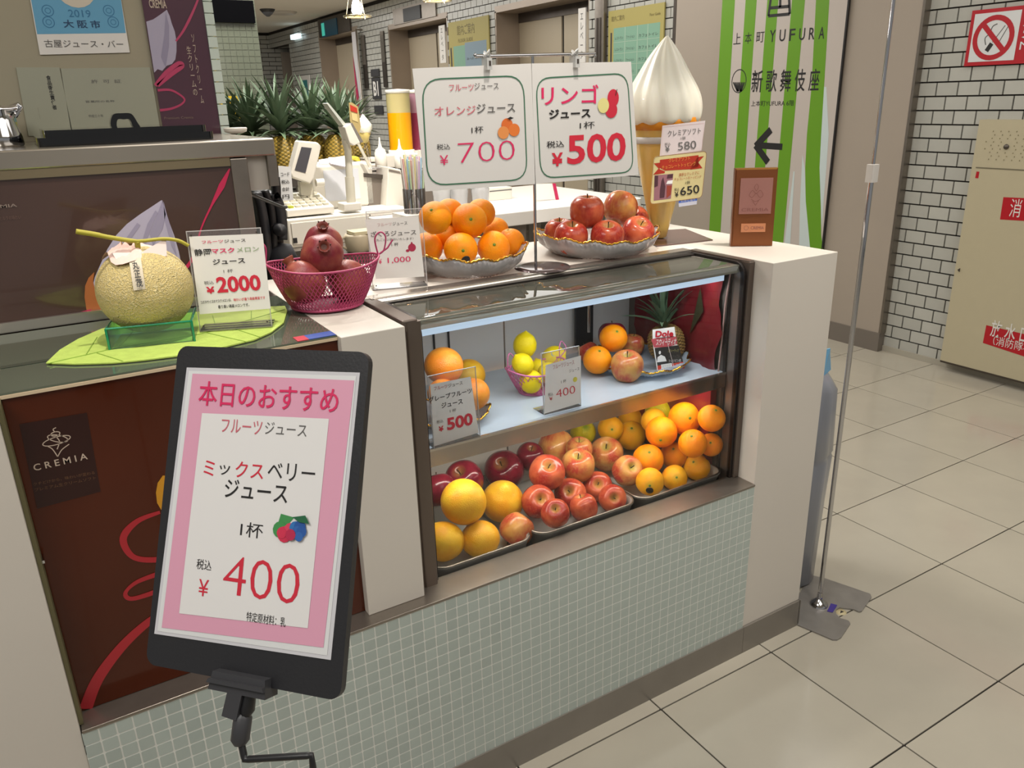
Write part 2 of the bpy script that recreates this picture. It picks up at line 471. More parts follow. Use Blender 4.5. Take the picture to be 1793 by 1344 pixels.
t, F = wallcard('notice_strip', 'tall white notice strip beside the middle elevator door', 'sign', 8.40, 8.54, 1.9, 2.28, M_paper)
F.text('エ\nレ\nベ\nー\nタ', (.045, .03), (.095, .35), M_inkg); F.flush()
t, F = wallcard('floor_number_sign', 'dark grey B1 floor sign between the elevators', 'sign', 10.33, 10.6, 1.55, 1.81, M_dgrey)
F.text('B1', (.05, .04), (.22, .22), M_paper, bold=.03); F.flush()
wallcard('call_panel', 'small dark lift call panel above the B1 sign', 'sign', 10.33, 10.6, 1.83, 1.92, M_dgrey)[1].flush()
wallcard('call_panel', 'small dark lift call panel below the B1 sign', 'sign', 10.3, 10.58, 1.36, 1.47, M_dgrey)[1].flush()
for y0, y1, lab in ((10.74, 10.86, 'far'), (10.09, 10.2, 'near')):
    t, F = wallcard('light_strip', 'long vertical dark and pale strip on the brick, %s side of the B1 sign' % lab, 'sign', y0, y1, 1.69, 2.35, M_steel_d)
    F.rect(0, .3, y1 - y0, .66, M_steel_b); F.flush()
t, F = wallcard('emergency_light', 'small glowing white exit light high on the far brick', 'light', 13.4, 13.77, 2.5, 2.57, mat('lit_white', '#cfe4ea', .4, emit=1.2), .06)
t, F = wallcard('poster', 'white poster with a teal panel on the far brick behind the pineapples', 'poster', 13.17, 13.76, 1.3, 1.95, M_paper)
F.rect(.12, .05, .46, .58, mat('poster_teal', '#2f7f80', .5)); F.text('ご案内', (.18, .38), (.4, .48), M_paper); F.flush()
t = thing('banner_flag', 'crimson and white banner hanging beside the far elevator', 'banner', (W, 10.95, 1.4))
MB().box((W - .1, 10.84, 1.0), (W - .08, 10.98, 2.4)).build('cloth', mat('banner_white', '#b8b4b4', .7), t)
MB().tube([(W - .09, 10.83, 0), (W - .09, 10.83, 2.42), (W, 10.83, 2.42)], .012).build('pole', M_steel, t)
MB().prism([(W - .105, 10.98, 1.0), (W - .105, 10.84, 1.0), (W - .105, 10.90, 1.6), (W - .105, 10.98, 2.1)], (-.004, 0, 0)).build('stripe', mat('banner_crimson', '#a01a48', .7), t)
t = thing('steel_duct', 'slim vertical steel duct on the brick left of the nearest floor guide', 'duct', (W, 5.6, 0))
MB().rbox((W - .06, 5.545, 0), (W - .012, 5.66, 2.24), .01).build('casing', M_steel, t)
MB().box((W - .066, 5.57, 0), (W - .06, 5.59, 2.1)).box((W - .066, 5.61, 0), (W - .06, 5.63, 2.1)).build('groove', M_steel_d, t)

# far wall closing the corridor
mb = MB().box((-4, 15.3, 0), (4.9, 15.4, 2.72)).box((4.85, 14.0, 0), (4.95, 15.4, 2.72))
fw = struct(mb.build('wall_far', M_grout_d))
q = MB()
for r in range(37):
    z = .02 + BH * 1.0 * r
    x = 1.4 + (.12 if r % 2 else 0)
    while x < 4.8:
        q.box((x + .005, 15.28, z + .005), (x + .235, 15.3, z + BH - .005)); x += .24
o = q.build('brickwork', M_brick, fw); o['kind'] = 'stuff'
MB().box((4.5, 15.2, 0), (4.84, 15.28, 2.4)).build('beige_panel', M_beige, fw)

# smoke detector, vent on the ceiling
t = thing('smoke_detector', 'small dark round detector on the ceiling', 'detector', tuple(at(468, 16, 'z', 2.72)))
c = at(468, 16, 'z', 2.72)
MB().lathe([(.02, -.09), (.06, -.06), (.10, -.01), (.10, 0)], 20, c).build('body', M_dgrey, t)
t = thing('ceiling_vent', 'flat pale round vent on the ceiling behind the detector', 'vent', tuple(at(494, 21, 'z', 2.72)))
c = at(494, 21, 'z', 2.72)
MB().lathe([(.16, -.03), (.2, -.01), (.2, 0)], 24, c).build('disc', M_white, t)

# beige column with its striped banner
C = 4.27
col = struct(MB().box((C, 2.80, 0), (C + .16, 4.70, 2.72)).build('pillar', M_beige))
MB().box((C - .008, 2.79, 0), (C + .165, 4.70, .115)).build('skirting', mat('skirting_steel', '#807870', .36, .35), col)
MB().box((C - .004, 2.785, .115), (C + .06, 2.80, 2.72)).build('corner_trim', M_steel, col)
MB().tube([(C + .02, 4.73, 0), (C + .02, 4.73, 2.72)], .018).build('edge_pipe', M_steel_d, col)
t = thing('striped_banner', 'tall green and white striped wall banner with a black arrow pointing left', 'banner', (C, 3.75, 1.2))
MB().box((C - .021, 3.255, .12), (C - .009, 4.235, 2.5)).build('panel', mat('banner_grey_white', '#bdb3ab', .4), t)
MB().box((C - .022, 3.245, .12), (C - .009, 3.255, 2.5)).build('edge', M_ink, t)
F = Flat(t, (C - .021, 4.235, 0), (0, -1, 0), (0, 0, 1))
M_lime = mat('banner_green', '#64961e', .4)
for a, b in ((1256, 1277.5), (1295.5, 1314.3), (1332.3, 1351), (1374, 1396), (1418, 1442)):
    u0 = F.px(a, 152)[0]; u1 = F.px(b, 152)[0]
    if a < 1400: F.rect(max(u0, 0), .12, u1, 2.5, M_lime, 'green_stripe')
    else:
        F.polypx([(1432, -60), (1421, 152), (1413, 235), (1410, 294), (1411, 353), (1419, 440), (1426, 500), (1446, 500), (1442, 440), (1438, 412), (1437, 353), (1435, 294), (1438, 235), (1443, 152), (1456, -60)], M_lime, 'green_stripe')
        F.polypx([(1405, 270), (1409, 294), (1411, 353), (1419, 440), (1426, 500), (1396, 500), (1399, 440), (1401, 353)], mat('banner_ice', '#c3cfce', .4), 'inner_pale_edge')
        F.polypx([(1443, 152), (1447, 152), (1451, 235), (1447, 294), (1442, 353), (1439.5, 400), (1437, 353), (1435, 294), (1438, 235)], MATS['banner_ice'], 'outer_pale_edge')
F.polypx([(1372, 440), (1383, 440), (1391.5, 300), (1389.5, 300)], MATS['banner_ice'], 'left_pale_edge', 2)
F.textpx('上', (1284, 78), (1298, 57), M_ink); F.textpx('本', (1304, 77), (1317, 56), M_ink); F.textpx('町', (1324, 75), (1339, 55), M_ink)
for k, chh in enumerate('YUFURA'): F.textpx(chh, (1347 + k * 17.2, 74 - k * 1.1), (1359 + k * 17.2, 52 - k * 1.1), M_ink, bold=.01)
for k, chh in enumerate('新歌舞伎座'): F.textpx(chh, (1315 + k * 25, 162 - k * .6), (1337 + k * 25, 122 - k * .6), M_ink, bold=.008)
F.textpx('上本町YUFURA 6階', (1315, 186), (1391, 175), M_ink)
cu, cv = F.px(1294, 142); a_, b_ = F.px(1281, 142), F.px(1307, 142)
F.disc(cu, cv, (b_[0] - a_[0]) / 2, .075, M_ink, 'emblem', 2, hole=.006)
for k in range(5):
    F.strokepx([(1284 + k * 2.4, 144), (1291 + k * .6, 160)], .008, M_ink, 'emblem'); F.strokepx([(1304 - k * 2.4, 144), (1298 - k * .6, 160)], .008, M_ink, 'emblem')
for a, b in (((1345.5, 28), (1383, 24.5)), ((1345.5, 28), (1352.5, -20)), ((1383, 24.5), (1381, -20)), ((1349, 14), (1382, 11)), ((1366, 13), (1367, -20))):
    F.strokepx([a, b], .018, M_ink, 'tower_emblem')
F.strokepx([(1370, 257), (1324, 254)], .04, M_ink, 'arrow'); F.strokepx([(1350, 227), (1323, 256)], .045, M_ink, 'arrow', 3); F.strokepx([(1323, 254), (1345, 284)], .045, M_ink, 'arrow', 4)
F.flush()

# fire hydrant cabinet and the no smoking sign on the near brick
t = thing('hydrant_cabinet', 'cream steel fire hydrant cabinet with red plates set in the brick wall', 'cabinet', (4.25, 1.8, .055))
M_cream = mat('cream_enamel', '#b8ae92', .4, noise=.01)
MB().rbox((4.252, 1.2, .055), (4.33, 2.392, 1.342), .004, 'x', 2).build('body', M_cream, t)
MB().box((4.25, 1.2, 1.105), (4.253, 2.37, 1.110)).build('seam', mat('seam_shadow', '#6b6450', .6), t)
MB().box((4.25, 1.2, .045), (4.33, 2.39, .055)).build('plinth', M_steel_d, t)
F = Flat(t, (4.2515, 2.392, 0), (0, -1, 0), (0, 0, 1))
F.polypx([(1757, 345), (1825, 348), (1818, 388), (1751, 384)], M_redd, 'red_plate'); F.textpx('消 火 栓', (1766, 379), (1850, 354), M_paper)
F.polypx([(1727, 569), (1825, 592), (1818, 632), (1721, 600)], M_redd, 'lower_red_plate')
F.textpx('放 水 口', (1733, 588), (1805, 573), M_paper, bold=.01); F.textpx('（消防隊専用）', (1738, 603), (1832, 607), M_paper)
F.polypx([(1710, 300), (1715, 300.5), (1713, 312), (1707.5, 311.5)], M_redd, 'red_mark')
F.flush()
c = at(1762, 257, 'x', 4.25)
MB().lathe([(0, .006), (.012, .004), (.013, 0)], 16, c, rot=Matrix.Rotation(-PI / 2, 3, 'Y')).build('lamp_socket', M_steel_d, t)
q = MB()
for r in range(9):
    for k in range(13):
        yy, zz = c.y + (k - 6) * .019 + (r % 2) * .009, c.z + .07 - r * .017
        if (yy - c.y) ** 2 + (zz - c.z) ** 2 < .0036 * 3.5 and (r + k) % 2 == 0 and abs(zz - c.z) + abs(yy - c.y) > .03: q.box((4.2495, yy, zz), (4.252, yy + .003, zz + .006))
q.build('speaker_holes', mat('hole_shadow', '#8a8163', .6), t)
c = at(1677, 472, 'x', 4.25); MB().prism([c, c + Vector((0, -.012, .01)), c + Vector((0, -.012, -.01))], (-.004, 0, 0)).build('latch', M_steel_d, t)

S = W - .006
p0 = at(1690, 116, 'x', S); p1 = at(1704, 19, 'x', S)
t = thing('no_smoking_sign', 'red no smoking sign with crossed cigarette on the brick wall', 'sign', (S, 2.2, 1.75))
zb, zt_ = p0.z, p1.z + .0
MB().box((S - .012, 1.5, zb), (S - .002, p0.y, zt_)).build('plate', M_redd, t)
F = Flat(t, (S - .0125, p0.y, 0), (0, -1, 0), (0, 0, 1))
h = zt_ - zb; u1 = F.px(1775, 104)[0]
F.rect(.018, zb + .018, u1, zt_ - .018, M_paper2, 'white_field', 1)
cu, cv = F.px(1739, 66); ru = (F.px(1773, 60)[0] - F.px(1705, 68)[0]) / 2
rv = h * .40
F.disc(cu, cv, rv * .98, rv, M_redd, 'red_circle', 3, 32, hole=.024)
F.stroke([(cu - rv * .6, cv + rv * .66), (cu + rv * .6, cv - rv * .62)], .024, M_redd, 'red_circle', 4)
F.stroke([(cu - rv * .22, cv - rv * .58), (cu - rv * .02, cv - rv * .25)], .022, M_ink, 'cigarette', 2)
F.stroke([(cu + .0, cv - rv * .2), (cu + rv * .48, cv + rv * .5)], .004, M_inkg, 'cigarette', 2); F.stroke([(cu + .03, cv - rv * .26), (cu + rv * .62, cv + rv * .44)], .004, M_inkg, 'cigarette', 2)
F.stroke([(cu - rv * .3, cv - rv * .3), (cu - rv * .38, cv), (cu - rv * .2, cv + rv * .2), (cu - rv * .1, cv + rv * .5), (cu + rv * .1, cv + rv * .6)], .005, M_inkg, 'cigarette', 2)
F.text('禁煙', (u1 + .016, zb + h * .42), (u1 + .4, zb + h * .8), M_paper2, bold=.02); F.text('NO SMOKING', (u1 + .018, zb + h * .24), (u1 + .5, zb + h * .38), M_paper2)
F.flush()
# ================================================================ THE TILED COUNTER
CT = 1.118           # counter top
LZ = .534            # steel ledge
YF = 1.277           # tiled front
M_mos = mat('mosaic_sage', '#a9b3ad', .22, noise=.02, nscale=60, vary=.06, coat=.3)
M_mgr = mat('mosaic_grout', '#d8d9d2', .7)
M_kick = mat('kick_plate_steel', '#857f77', .36, .35, noise=.06, nscale=8)
cnt = thing('serving_counter', 'white and sage mosaic tiled juice bar counter with steel ledge and kick plate', 'counter', (.75, YF, 0))
MB().box((-.0878, YF - .0021, 0), (1.4975, 1.84, .482)).build('base', M_mgr, cnt)
# mosaic
P_ = .0260; g = .0013
tb = MB(); tb.rbox((g, 0, g), (P_ - g, .006, P_ - g), .0015, 'y', 1)
tm = tb.mesh('mosaic_tile'); tm.materials.append(M_mos)
lst = []; rest = MB()
for r in range(18):
    z1 = LZ - .0065 - P_ * r; z0 = z1 - P_
    k = 0
    while True:
        x = 1.4975 - P_ * (k + 1)
        if x < -.0885: break
        k += 1
        if z0 < .086:
            if z1 > .095: rest.box((x + g, YF - .0026, .086), (x + P_ - g, YF + .003, z1 - g))
            continue
        s = proj((x + P_ / 2, YF, (z0 + z1) / 2))
        inb = 0 < s[0] < 1793 and 0 < s[1] < 1344 and not (262 < s[0] < 600 and s[1] < 1215)
        lst.append((0 if inb else 1, s[2], x, z0))
lst.sort()
for i, (f_, d, x, z) in enumerate(lst):
    if i < 296:
        o = link('mosaic_tile', tm, cnt, Vector((0, 0, 0))); o.location = Vector((x, YF - .0026, z)) - OFF[cnt.name]
    else: rest.box((x + g, YF - .0026, z + g), (x + P_ - g, YF + .003, z + P_ - g))
o = rest.build('mosaic_field', M_mos, cnt); o['kind'] = 'stuff'
MB().box((-.75, YF - .006, 0), (1.4985, YF + .003, .087)).build('kick_plate', M_kick, cnt)
MB().box((1.4995, YF - .006, 0), (1.7326, YF + .003, .087)).box((1.7306, YF - .006, 0), (1.737, 1.885, .087)).build('kick_plate', M_kick, cnt)
MB().box((1.4975, YF, .087), (1.7326, 1.885, CT)).build('pillar', M_white, cnt, bevel=.0015)
MB().box((.433, 1.305, LZ), (.556, 1.88, CT - .004)).build('pillar', M_white, cnt, bevel=.0015)
MB().box((-.75, YF, 0), (-.088, 1.75, CT - .004)).build('pillar', M_white, cnt, bevel=.0015)
MB().box((-.086, YF - .004, LZ - .006), (1.4975, 1.35, LZ)).build('ledge', M_steel, cnt, bevel=.001)
MB().box((-.086, YF - .0021, .482), (1.4975, YF + .03, LZ - .006)).build('base_backing', M_mgr, cnt)
MB().box((.556, 1.535, CT - .03), (1.4975, 1.885, CT)).box((.556, 1.885, .0), (1.7326, 1.90, CT)).build('worktop', M_white, cnt)
MB().tube([(.585, 1.528, CT - .010), (1.470, 1.540, CT - .010)], .011, 14).box((.58, 1.526, CT - .012), (1.4725, 1.56, CT + .0006)).build('worktop_steel_edge', M_steel_b, cnt)

# ================================================================ THE REFRIGERATED SHOWCASE
case = thing('showcase', 'glass fronted refrigerated fruit showcase with grey metal frame set in the counter', 'showcase', (1.03, 1.4, LZ))
M_frame = mat('frame_bronze_grey', '#6b6058', .35, .7)
M_gasket = mat('gasket_black', '#17110f', .4)
XL, XR = .601, 1.470
YG = 1.343
# side frames: a post and a top rail each
MB().rbox((.570, 1.329, LZ), (.600, 1.345, CT - .006), .004, 'z', 3).box((.560, 1.333, LZ), (.570, 1.36, CT - .01)).build('frame_post', M_frame, case)
MB().box((.562, 1.3315, CT - .025), (.594, 1.60, CT - .001)).build('frame_rail', M_frame, case, bevel=.003)
MB().box((1.4790, 1.332, LZ), (1.4970, 1.36, CT - .004)).build('frame_post', M_frame, case, bevel=.002)
MB().box((1.4795, 1.3345, CT - .025), (1.4970, 1.60, CT - .001)).build('frame_rail', M_frame, case, bevel=.002)
def bend(x0, x1, y0, r, z0, zt, y1, th, n=8):
    "profile strip: up the front, round the corner, back along the top"
    pts = [(y0, z0)] + [(y0 + r - r * math.cos(a), zt - r + r * math.sin(a)) for a in [PI / 2 * k / n for k in range(n + 1)]] + [(y1, zt)]
    q = []
    for i, (y, z) in enumerate(pts):
        a = pts[max(i - 1, 0)]; b = pts[min(i + 1, len(pts) - 1)]
        t = Vector((b[0] - a[0], b[1] - a[1])).normalized(); nn = Vector((t.y, -t.x))
        q.append((y + nn.x * th, z + nn.y * th))
    vs = [(x0, y, z) for y, z in pts] + [(x1, y, z) for y, z in pts] + [(x0, y, z) for y, z in q] + [(x1, y, z) for y, z in q]
    n = len(pts); fs = []
    for i in range(n - 1):
        fs += [(i, i + 1, n + i + 1, n + i), (2 * n + i, 3 * n + i, 3 * n + i + 1, 2 * n + i + 1), (i, 2 * n + i, 2 * n + i + 1, i + 1), (n + i, n + i + 1, 3 * n + i + 1, 3 * n + i)]
    fs += [(0, n, 3 * n, 2 * n), (n - 1, 3 * n - 1, 4 * n - 1, 2 * n - 1)]
    return MB().add(vs, fs, False)
bend(XR, 1.4790, YG - .004, .035, LZ, CT - .006, 1.528, .012).build('gasket', M_gasket, case)
bend(.600, .606, YG - .001, .035, LZ, CT - .006, 1.528, .010).build('gasket', M_gasket, case)
MB().box((XL, 1.510, CT - .024), (1.4790, 1.527, CT - .008)).build('rear_gasket', M_gasket, case)
# glass: front sheet that rolls over into the top
gl = MB(); n = 8; r = .032; zt = CT - .010
pts = [(YG, LZ)] + [(YG + r - r * math.cos(a), zt - r + r * math.sin(a)) for a in [PI / 2 * k / n for k in range(n + 1)]] + [(1.512, zt)]
vs = []
for y, z in pts: vs += [(XL + .004, y, z), (XR, y, z)]
gl.add(vs, [(2 * i, 2 * i + 1, 2 * i + 3, 2 * i + 2) for i in range(len(pts) - 1)], True)
gl.build('front_glass', glassy('showcase_glass', (.97, .98, .97), .0, .01), case)
MB().box((XL, 1.383, CT - .020), (XR + .002, 1.512, CT - .013)).build('lid_panel', mat('lid_panel_grey', '#85857a', .10, .4, coat=1.0), case)
MB().box((XL, 1.357, CT - .032), (XR, 1.384, CT - .013)).build('lid_nose', mat('nose_steel', '#9b9c90', .2, .6), case)
# lamp below the nose
M_led = mat('led_cover', '#b9cbe2', .4, emit=.42, emcol=(.62, .80, 1.0))
MB().box((XL + .01, 1.385, CT - .054), (XR - .02, 1.40, CT - .030)).build('lamp_tube', M_led, case)
# shell of the box
M_in = mat('case_interior', '#a9a8a4', .35, .2)
M_floor_in = mat('case_floor', '#3b3836', .4, .5)
MB().box((.57, 1.36, .490), (1.49, 1.79, .500)).build('case_floor', M_floor_in, case)
q = MB()
q.box((.602, 1.3455, .5002), (1.4785, 1.3525, .5055)); q.build('air_grille', M_black, case)
q = MB()
for k in range(150):
    x = .603 + k * .00578; q.box((x, 1.3455, .506), (x + .0028, 1.3525, .5175))
o = q.build('grille_teeth', mat('grille_grey', '#6c6866', .4, .6), case); o['kind'] = 'stuff'
MB().box((.60, 1.3525, .510), (1.478, 1.3545, .5195)).build('grille_rail', M_steel, case)
MB().box((.585, 1.36, .49), (.597, 1.79, CT - .02)).build('side_wall', mat('side_dark', '#5a534e', .3, .4), case)
MB().box((1.4800, 1.36, .49), (1.4880, 1.79, CT - .03)).build('side_wall', mat('side_steel', '#7a7068', .28, .6), case)
MB().box((1.4745, 1.385, .50), (1.4800, 1.393, CT - .04)).build('side_strip', M_gasket, case)
# sliding rear doors, lightly frosted
for x0, x1, y in ((.597, 1.04, 1.775), (1.03, 1.48, 1.783)):
    MB().box((x0, y, .50), (x1, y + .005, CT - .03)).build('rear_door', mat('rear_door_white', '#c6c2bc', .3), case)
    MB().box((x0, y - .006, .50), (x0 + .016, y, CT - .03)).build('door_stile', M_black if x0 < 1 else M_steel, case)
for x in (.83, .872):
    MB().box((x, 1.770, .83), (x + .004, 1.7745, CT - .04)).build('door_line', M_black, case)
MB().box((1.27, 1.760, .83), (1.33, 1.768, CT - .04)).build('door_stile', M_black, case)
MB().tube([(1.31, 1.755, .87), (1.31, 1.755, 1.05)], .006).build('door_handle', M_steel_b, bpy.data.objects['rear_door'])
# shelf with a bright steel lip
SZ = .818
M_shelf = mat('shelf_blue_white', '#b4bcc2', .25, noise=.03, nscale=14)
MB().box((.60, 1.388, SZ - .008), (1.478, 1.752, SZ)).build('shelf', M_shelf, case)
MB().box((.60, 1.382, SZ - .004), (1.478, 1.388, SZ + .0015)).build('shelf_edge', M_steel_b, case)
MB().box((.60, 1.384, SZ - .040), (1.478, 1.387, SZ - .004)).build('shelf_lip', mat('mirror_steel', '#b3aaa2', .22, 1), case)
MB().box((.61, 1.40, SZ - .030), (1.47, 1.42, SZ - .010)).build('lamp_tube', mat('led_cover_low', '#c8d9f2', .4, emit=.4, emcol=(.8, .9, 1.0)), case)
area('showcase_lamp', (1.03, 1.43, CT - .056), .84, 1.25, (.86, .93, 1), sy=.02)
area('showcase_lamp_low', (1.03, 1.45, SZ - .035), .84, 1.35, (1, .93, .8), sy=.02)

# ================================================================ LEFT UNIT: brown poster panel under a glass top
M_brown = mat('panel_chocolate', '#4a1d0b', .16, noise=.12, nscale=2.5, coat=.15, spec=.3)
M_brown2 = mat('panel_chocolate_dark', '#2a0c08', .3)
M_ribbon = mat('ribbon_red', '#a8222c', .35); M_ribbon2 = mat('ribbon_pink', '#b3264c', .35)
M_swirl = mat('poster_cream', '#a7a0b4', .4); M_swirl2 = mat('poster_cream_shade', '#8f889f', .4)
pan = thing('soft_serve_advert', 'dark brown soft serve advertising panel with red ribbon below the glass counter top', 'panel', (.17, 1.325, LZ))
MB().box((-.081, 1.325, LZ + .001), (.4325, 1.34, CT - .010)).build('board', M_brown, pan)
MB().box((-.083, 1.320, CT - .012), (.4325, 1.342, CT - .007)).build('top_trim', mat('trim_ivory', '#c7b396', .35), pan)
MB().box((-.0875, 1.290, LZ + .001), (-.0815, 1.345, CT - .01)).build('pillar_side_skin', mat('shaded_white_olive', '#6f6a4c', .4, .3), pan)  # skin over the white pillar's side face, its shade put in as olive colour
c = at(72, 985, 'x', -.083); MB().box((-.084, 1.30, c.z - .002), (-.078, 1.328, c.z + .003)).build('bracket', M_chrome, pan)
F = Flat(pan, (0, 1.3248, 0), (1, 0, 0), (0, 0, 1))
F.polypx([(34, 742), (152, 722), (176, 860), (65, 890)], M_brown2, 'logo_field')
M_logo = mat('logo_ivory', '#b9a695', .45)
F.tl('C R E M I A', (60, 824), (154, 803), 12, M_logo, .012)
F.tl('クチどけから、味わいが変わる', (59, 850), (166, 829), 6, mat('logo_faint', '#6a4a34', .5)); F.tl('プレミアム生クリームソフト', (61, 860), (168, 838), 6, MATS['logo_faint'])
def oval(cx_, cy_, a_, b_, tl_, n=22):
    return [(cx_ + a_ * math.cos(q) * math.cos(tl_) - b_ * math.sin(q) * math.sin(tl_), cy_ + a_ * math.cos(q) * math.sin(tl_) + b_ * math.sin(q) * math.cos(tl_)) for q in [2 * PI * k / n for k in range(n + 1)]]
for pts in (oval(99, 771, 25, 6.5, -.28), oval(101, 767, 18, 6, .16), oval(97, 759, 8, 3.6, -.2), [(95, 755), (93, 751), (98, 748)],
            [(84, 781), (92, 786), (101, 799)], [(101, 799), (108, 787), (121, 777)], [(97, 763), (104, 772), (100, 786)]):
    F.strokepx(pts, .0014, M_logo, 'emblem')
F.strokepx([(280, 896), (240, 912), (216, 940), (226, 968), (250, 979), (300, 978)], [.006, .012, .009, .011], M_ribbon, 'upper_ribbon')
F.strokepx([(280, 1003), (240, 1018), (220, 1036), (226, 1047), (250, 1043), (300, 1025)], [.010, .006, .008, .010], M_ribbon, 'ribbon')
F.strokepx([(300, 1062), (255, 1092), (210, 1135), (170, 1190), (150, 1240)], [.012, .016, .019, .021], M_ribbon, 'lower_ribbon')
F.polypx([(285, 832), (276, 845), (273, 862), (275, 880), (282, 892), (330, 892), (330, 832)], mat('poster_cone', '#c68a1e', .4), 'cone_picture')
def smooth(pts): return [(v.x, v.y) for v in catmull([Vector((*p, 0)) for p in pts], 5, True)]
F.poly(smooth([(.15, .80), (.135, .84), (.135, .89), (.15, .93), (.18, .97), (.20, 1.02), (.215, 1.06), (.235, 1.02), (.27, .96), (.30, .90), (.30, .84), (.26, .79), (.18, .775)]), M_swirl, 'swirl_picture', 2)
for k in range(4): F.stroke([(.155 + k * .035, .80), (.155 + k * .035, .88), (.18 + k * .016, .97), (.213, 1.04)], [.004, .008, .002], M_swirl2, 'swirl_fold', 3)
F.flush()
# glass top
gt = thing('glass_counter', 'grey green glass counter top in front of the upright poster', 'glass', (.17, 1.5, CT - .006))
MB().box((-.085, 1.322, CT - .0065), (.4325, 1.70, CT - .0035)).build('sheet', mat('glass_top_green', '#5b6355', .08, .1, coat=1), gt)
MB().box((-.080, 1.46, CT - .0030), (.30, 1.475, CT - .0026)).build('reveal_line', mat('reveal_grey', '#3e4238', .3), gt)
sk = thing('sticker_card', 'small blue and red sticker lying on the left edge of the white counter block', 'sticker', (.40, 1.345, CT))
MB().box((.382, 1.3225, CT - .0033), (.431, 1.352, CT - .0020)).build('blue_part', mat('sticker_blue', '#2a4a94', .3), sk)
MB().box((.362, 1.3225, CT - .0033), (.382, 1.352, CT - .0020)).build('red_part', mat('sticker_red', '#b02c3a', .3), sk)

# upright poster with its steel cabinet behind
YB = 1.72
cab = thing('soft_serve_cabinet', 'steel framed cabinet with dark upright soft serve poster and flat steel top', 'cabinet', (0, YB, CT))
XE = .471
MB().box((-1.2, YB, CT - .01), (.384, YB + .012, 1.402)).build('poster_board', mat('poster_maroon', '#42302a', .14, noise=.06, nscale=2, coat=.5), cab)
MB().box((.378, YB - .004, CT - .05), (.412, YB + .02, 1.402)).build('stile', M_steel, cab, bevel=.002)
MB().box((-1.2, YB - .004, 1.388), (.3775, YB + .015, 1.404)).build('rail', mat('rail_gold_steel', '#8c7f66', .3, .7), cab)
MB().box((-1.2, YB - .006, 1.404), (XE, 2.19, 1.438)).build('top', mat('top_steel', '#a29a8e', .22, .75), cab, bevel=.003)
MB().box((-1.2, YB - .012, CT - .003), (.412, YB - .002, CT + .016)).build('sill', M_steel_b, cab)
MB().box((.412, YB + .01, 1.335), (.453, YB + .12, 1.404)).build('switch_box', mat('box_grey_white', '#a09a92', .45), cab)
MB().box((.4535, YB - .002, 1.342), (.472, YB + .20, 1.404)).build('corner_leg', M_steel, cab)
MB().box((-1.2, YB + .02, 1.02), (.405, 2.15, 1.40)).build('body', M_steel_d, cab)
MB().tube([(.40, YB + .02, 1.335), (.50, YB + .10, 1.285), (.52, YB + .14, 1.28)], .004).build('cable', M_black, cab)
F = Flat(cab, (0, YB - .0002, 0), (1, 0, 0), (0, 0, 1))
F.polypx([(283, 350), (268, 360), (245, 375), (222, 392), (203, 412), (188, 436), (176, 462), (166, 485), (160, 510), (158, 535), (157, 562), (320, 556), (322, 500), (319, 470), (313, 440), (305, 412), (296, 388), (288, 370)], M_swirl, 'swirl_picture', 1)
F.polypx([(272, 368), (258, 392), (250, 418), (246, 440), (252, 440), (259, 415), (268, 392), (276, 372)], M_swirl2, 'swirl_picture', 2); F.polypx([(240, 390), (215, 425), (200, 460), (196, 490), (203, 490), (208, 462), (222, 428), (246, 394)], M_swirl2, 'swirl_picture', 2)
F.polypx([(284, 350), (274, 380), (262, 410), (268, 430), (285, 400), (290, 375)], M_swirl2, 'swirl_picture', 2)
F.polypx([(286, 352), (288, 385), (300, 430), (310, 450), (303, 410), (292, 375)], M_swirl2, 'swirl_picture', 2)
F.polypx([(165, 476), (155, 486), (149, 500), (148, 520), (151, 540), (156, 560), (206, 556), (196, 544), (182, 534), (172, 522), (166, 506), (163, 492)], mat('poster_orange', '#9c5a30', .4), 'cone_picture', 2)
F.strokepx([(402, 295), (388, 325), (370, 360), (352, 400), (338, 450), (316, 480)], [.002, .012, .004, .003, .006, .008], M_ribbon2, 'ribbon', 3)
F.strokepx([(108, 566), (130, 552), (160, 545)], [.002, .010], M_ribbon2, 'ribbon', 3)
F.textpx('MIA', (1, 364), (29, 356), mat('logo_grey', '#7d6e66', .4), bold=.01); F.textpx('ミルクの味わい', (0, 386), (36, 376), mat('logo_dim', '#5c443c', .5))
F.flush()

# wall behind the machine with its notices
M_wallb = mat('wall_beige_paint', '#9a927c', .6, noise=.02, nscale=2)
YW = 2.20
wl = struct(MB().box((-3, YW, 0), (.470, YW + .1, 2.72)).build('wall_left', M_wallb))
M_tealtile = mat('corner_tile_pale', '#c3cfc6', .2, coat=.4)
q = MB(); zz = 0
while zz < 2.7:
    q.box((.470, YW - .012, zz + .0012), (.4915, YW + .09, zz + .0248)); zz += .026
o = q.build('corner_mosaic', M_tealtile, wl); o['kind'] = 'stuff'
t = thing('soft_serve_poster', 'tall purple poster of soft serve with pink ribbon on the wall', 'poster', (.40, YW, 1.8))
MB().box((.334, YW - .008, 1.42), (.4695, YW, 2.6)).build('sheet', mat('poster_purple', '#4d2f3c', .2, noise=.08, nscale=3, coat=.4), t)
F = Flat(t, (0, YW - .0082, 0), (1, 0, 0), (0, 0, 1))
F.polypx([(256, 38), (268, 34), (280, 26), (292, 17), (297, 28), (301, 42), (306, 55), (309, 72), (309, 90), (307, 104), (301, 112), (292, 115), (284, 124), (276, 121), (270, 127)], M_swirl, 'swirl_picture', 1)
F.polypx([(290, 22), (288, 60), (282, 100), (290, 118), (296, 80), (296, 45)], M_swirl2, 'swirl_picture', 2)
F.strokepx([(350, -10), (338, 20), (322, 52), (308, 72)], [.004, .006, .004], mat('ribbon_rose', '#b23a60', .35), 'ribbon', 3)
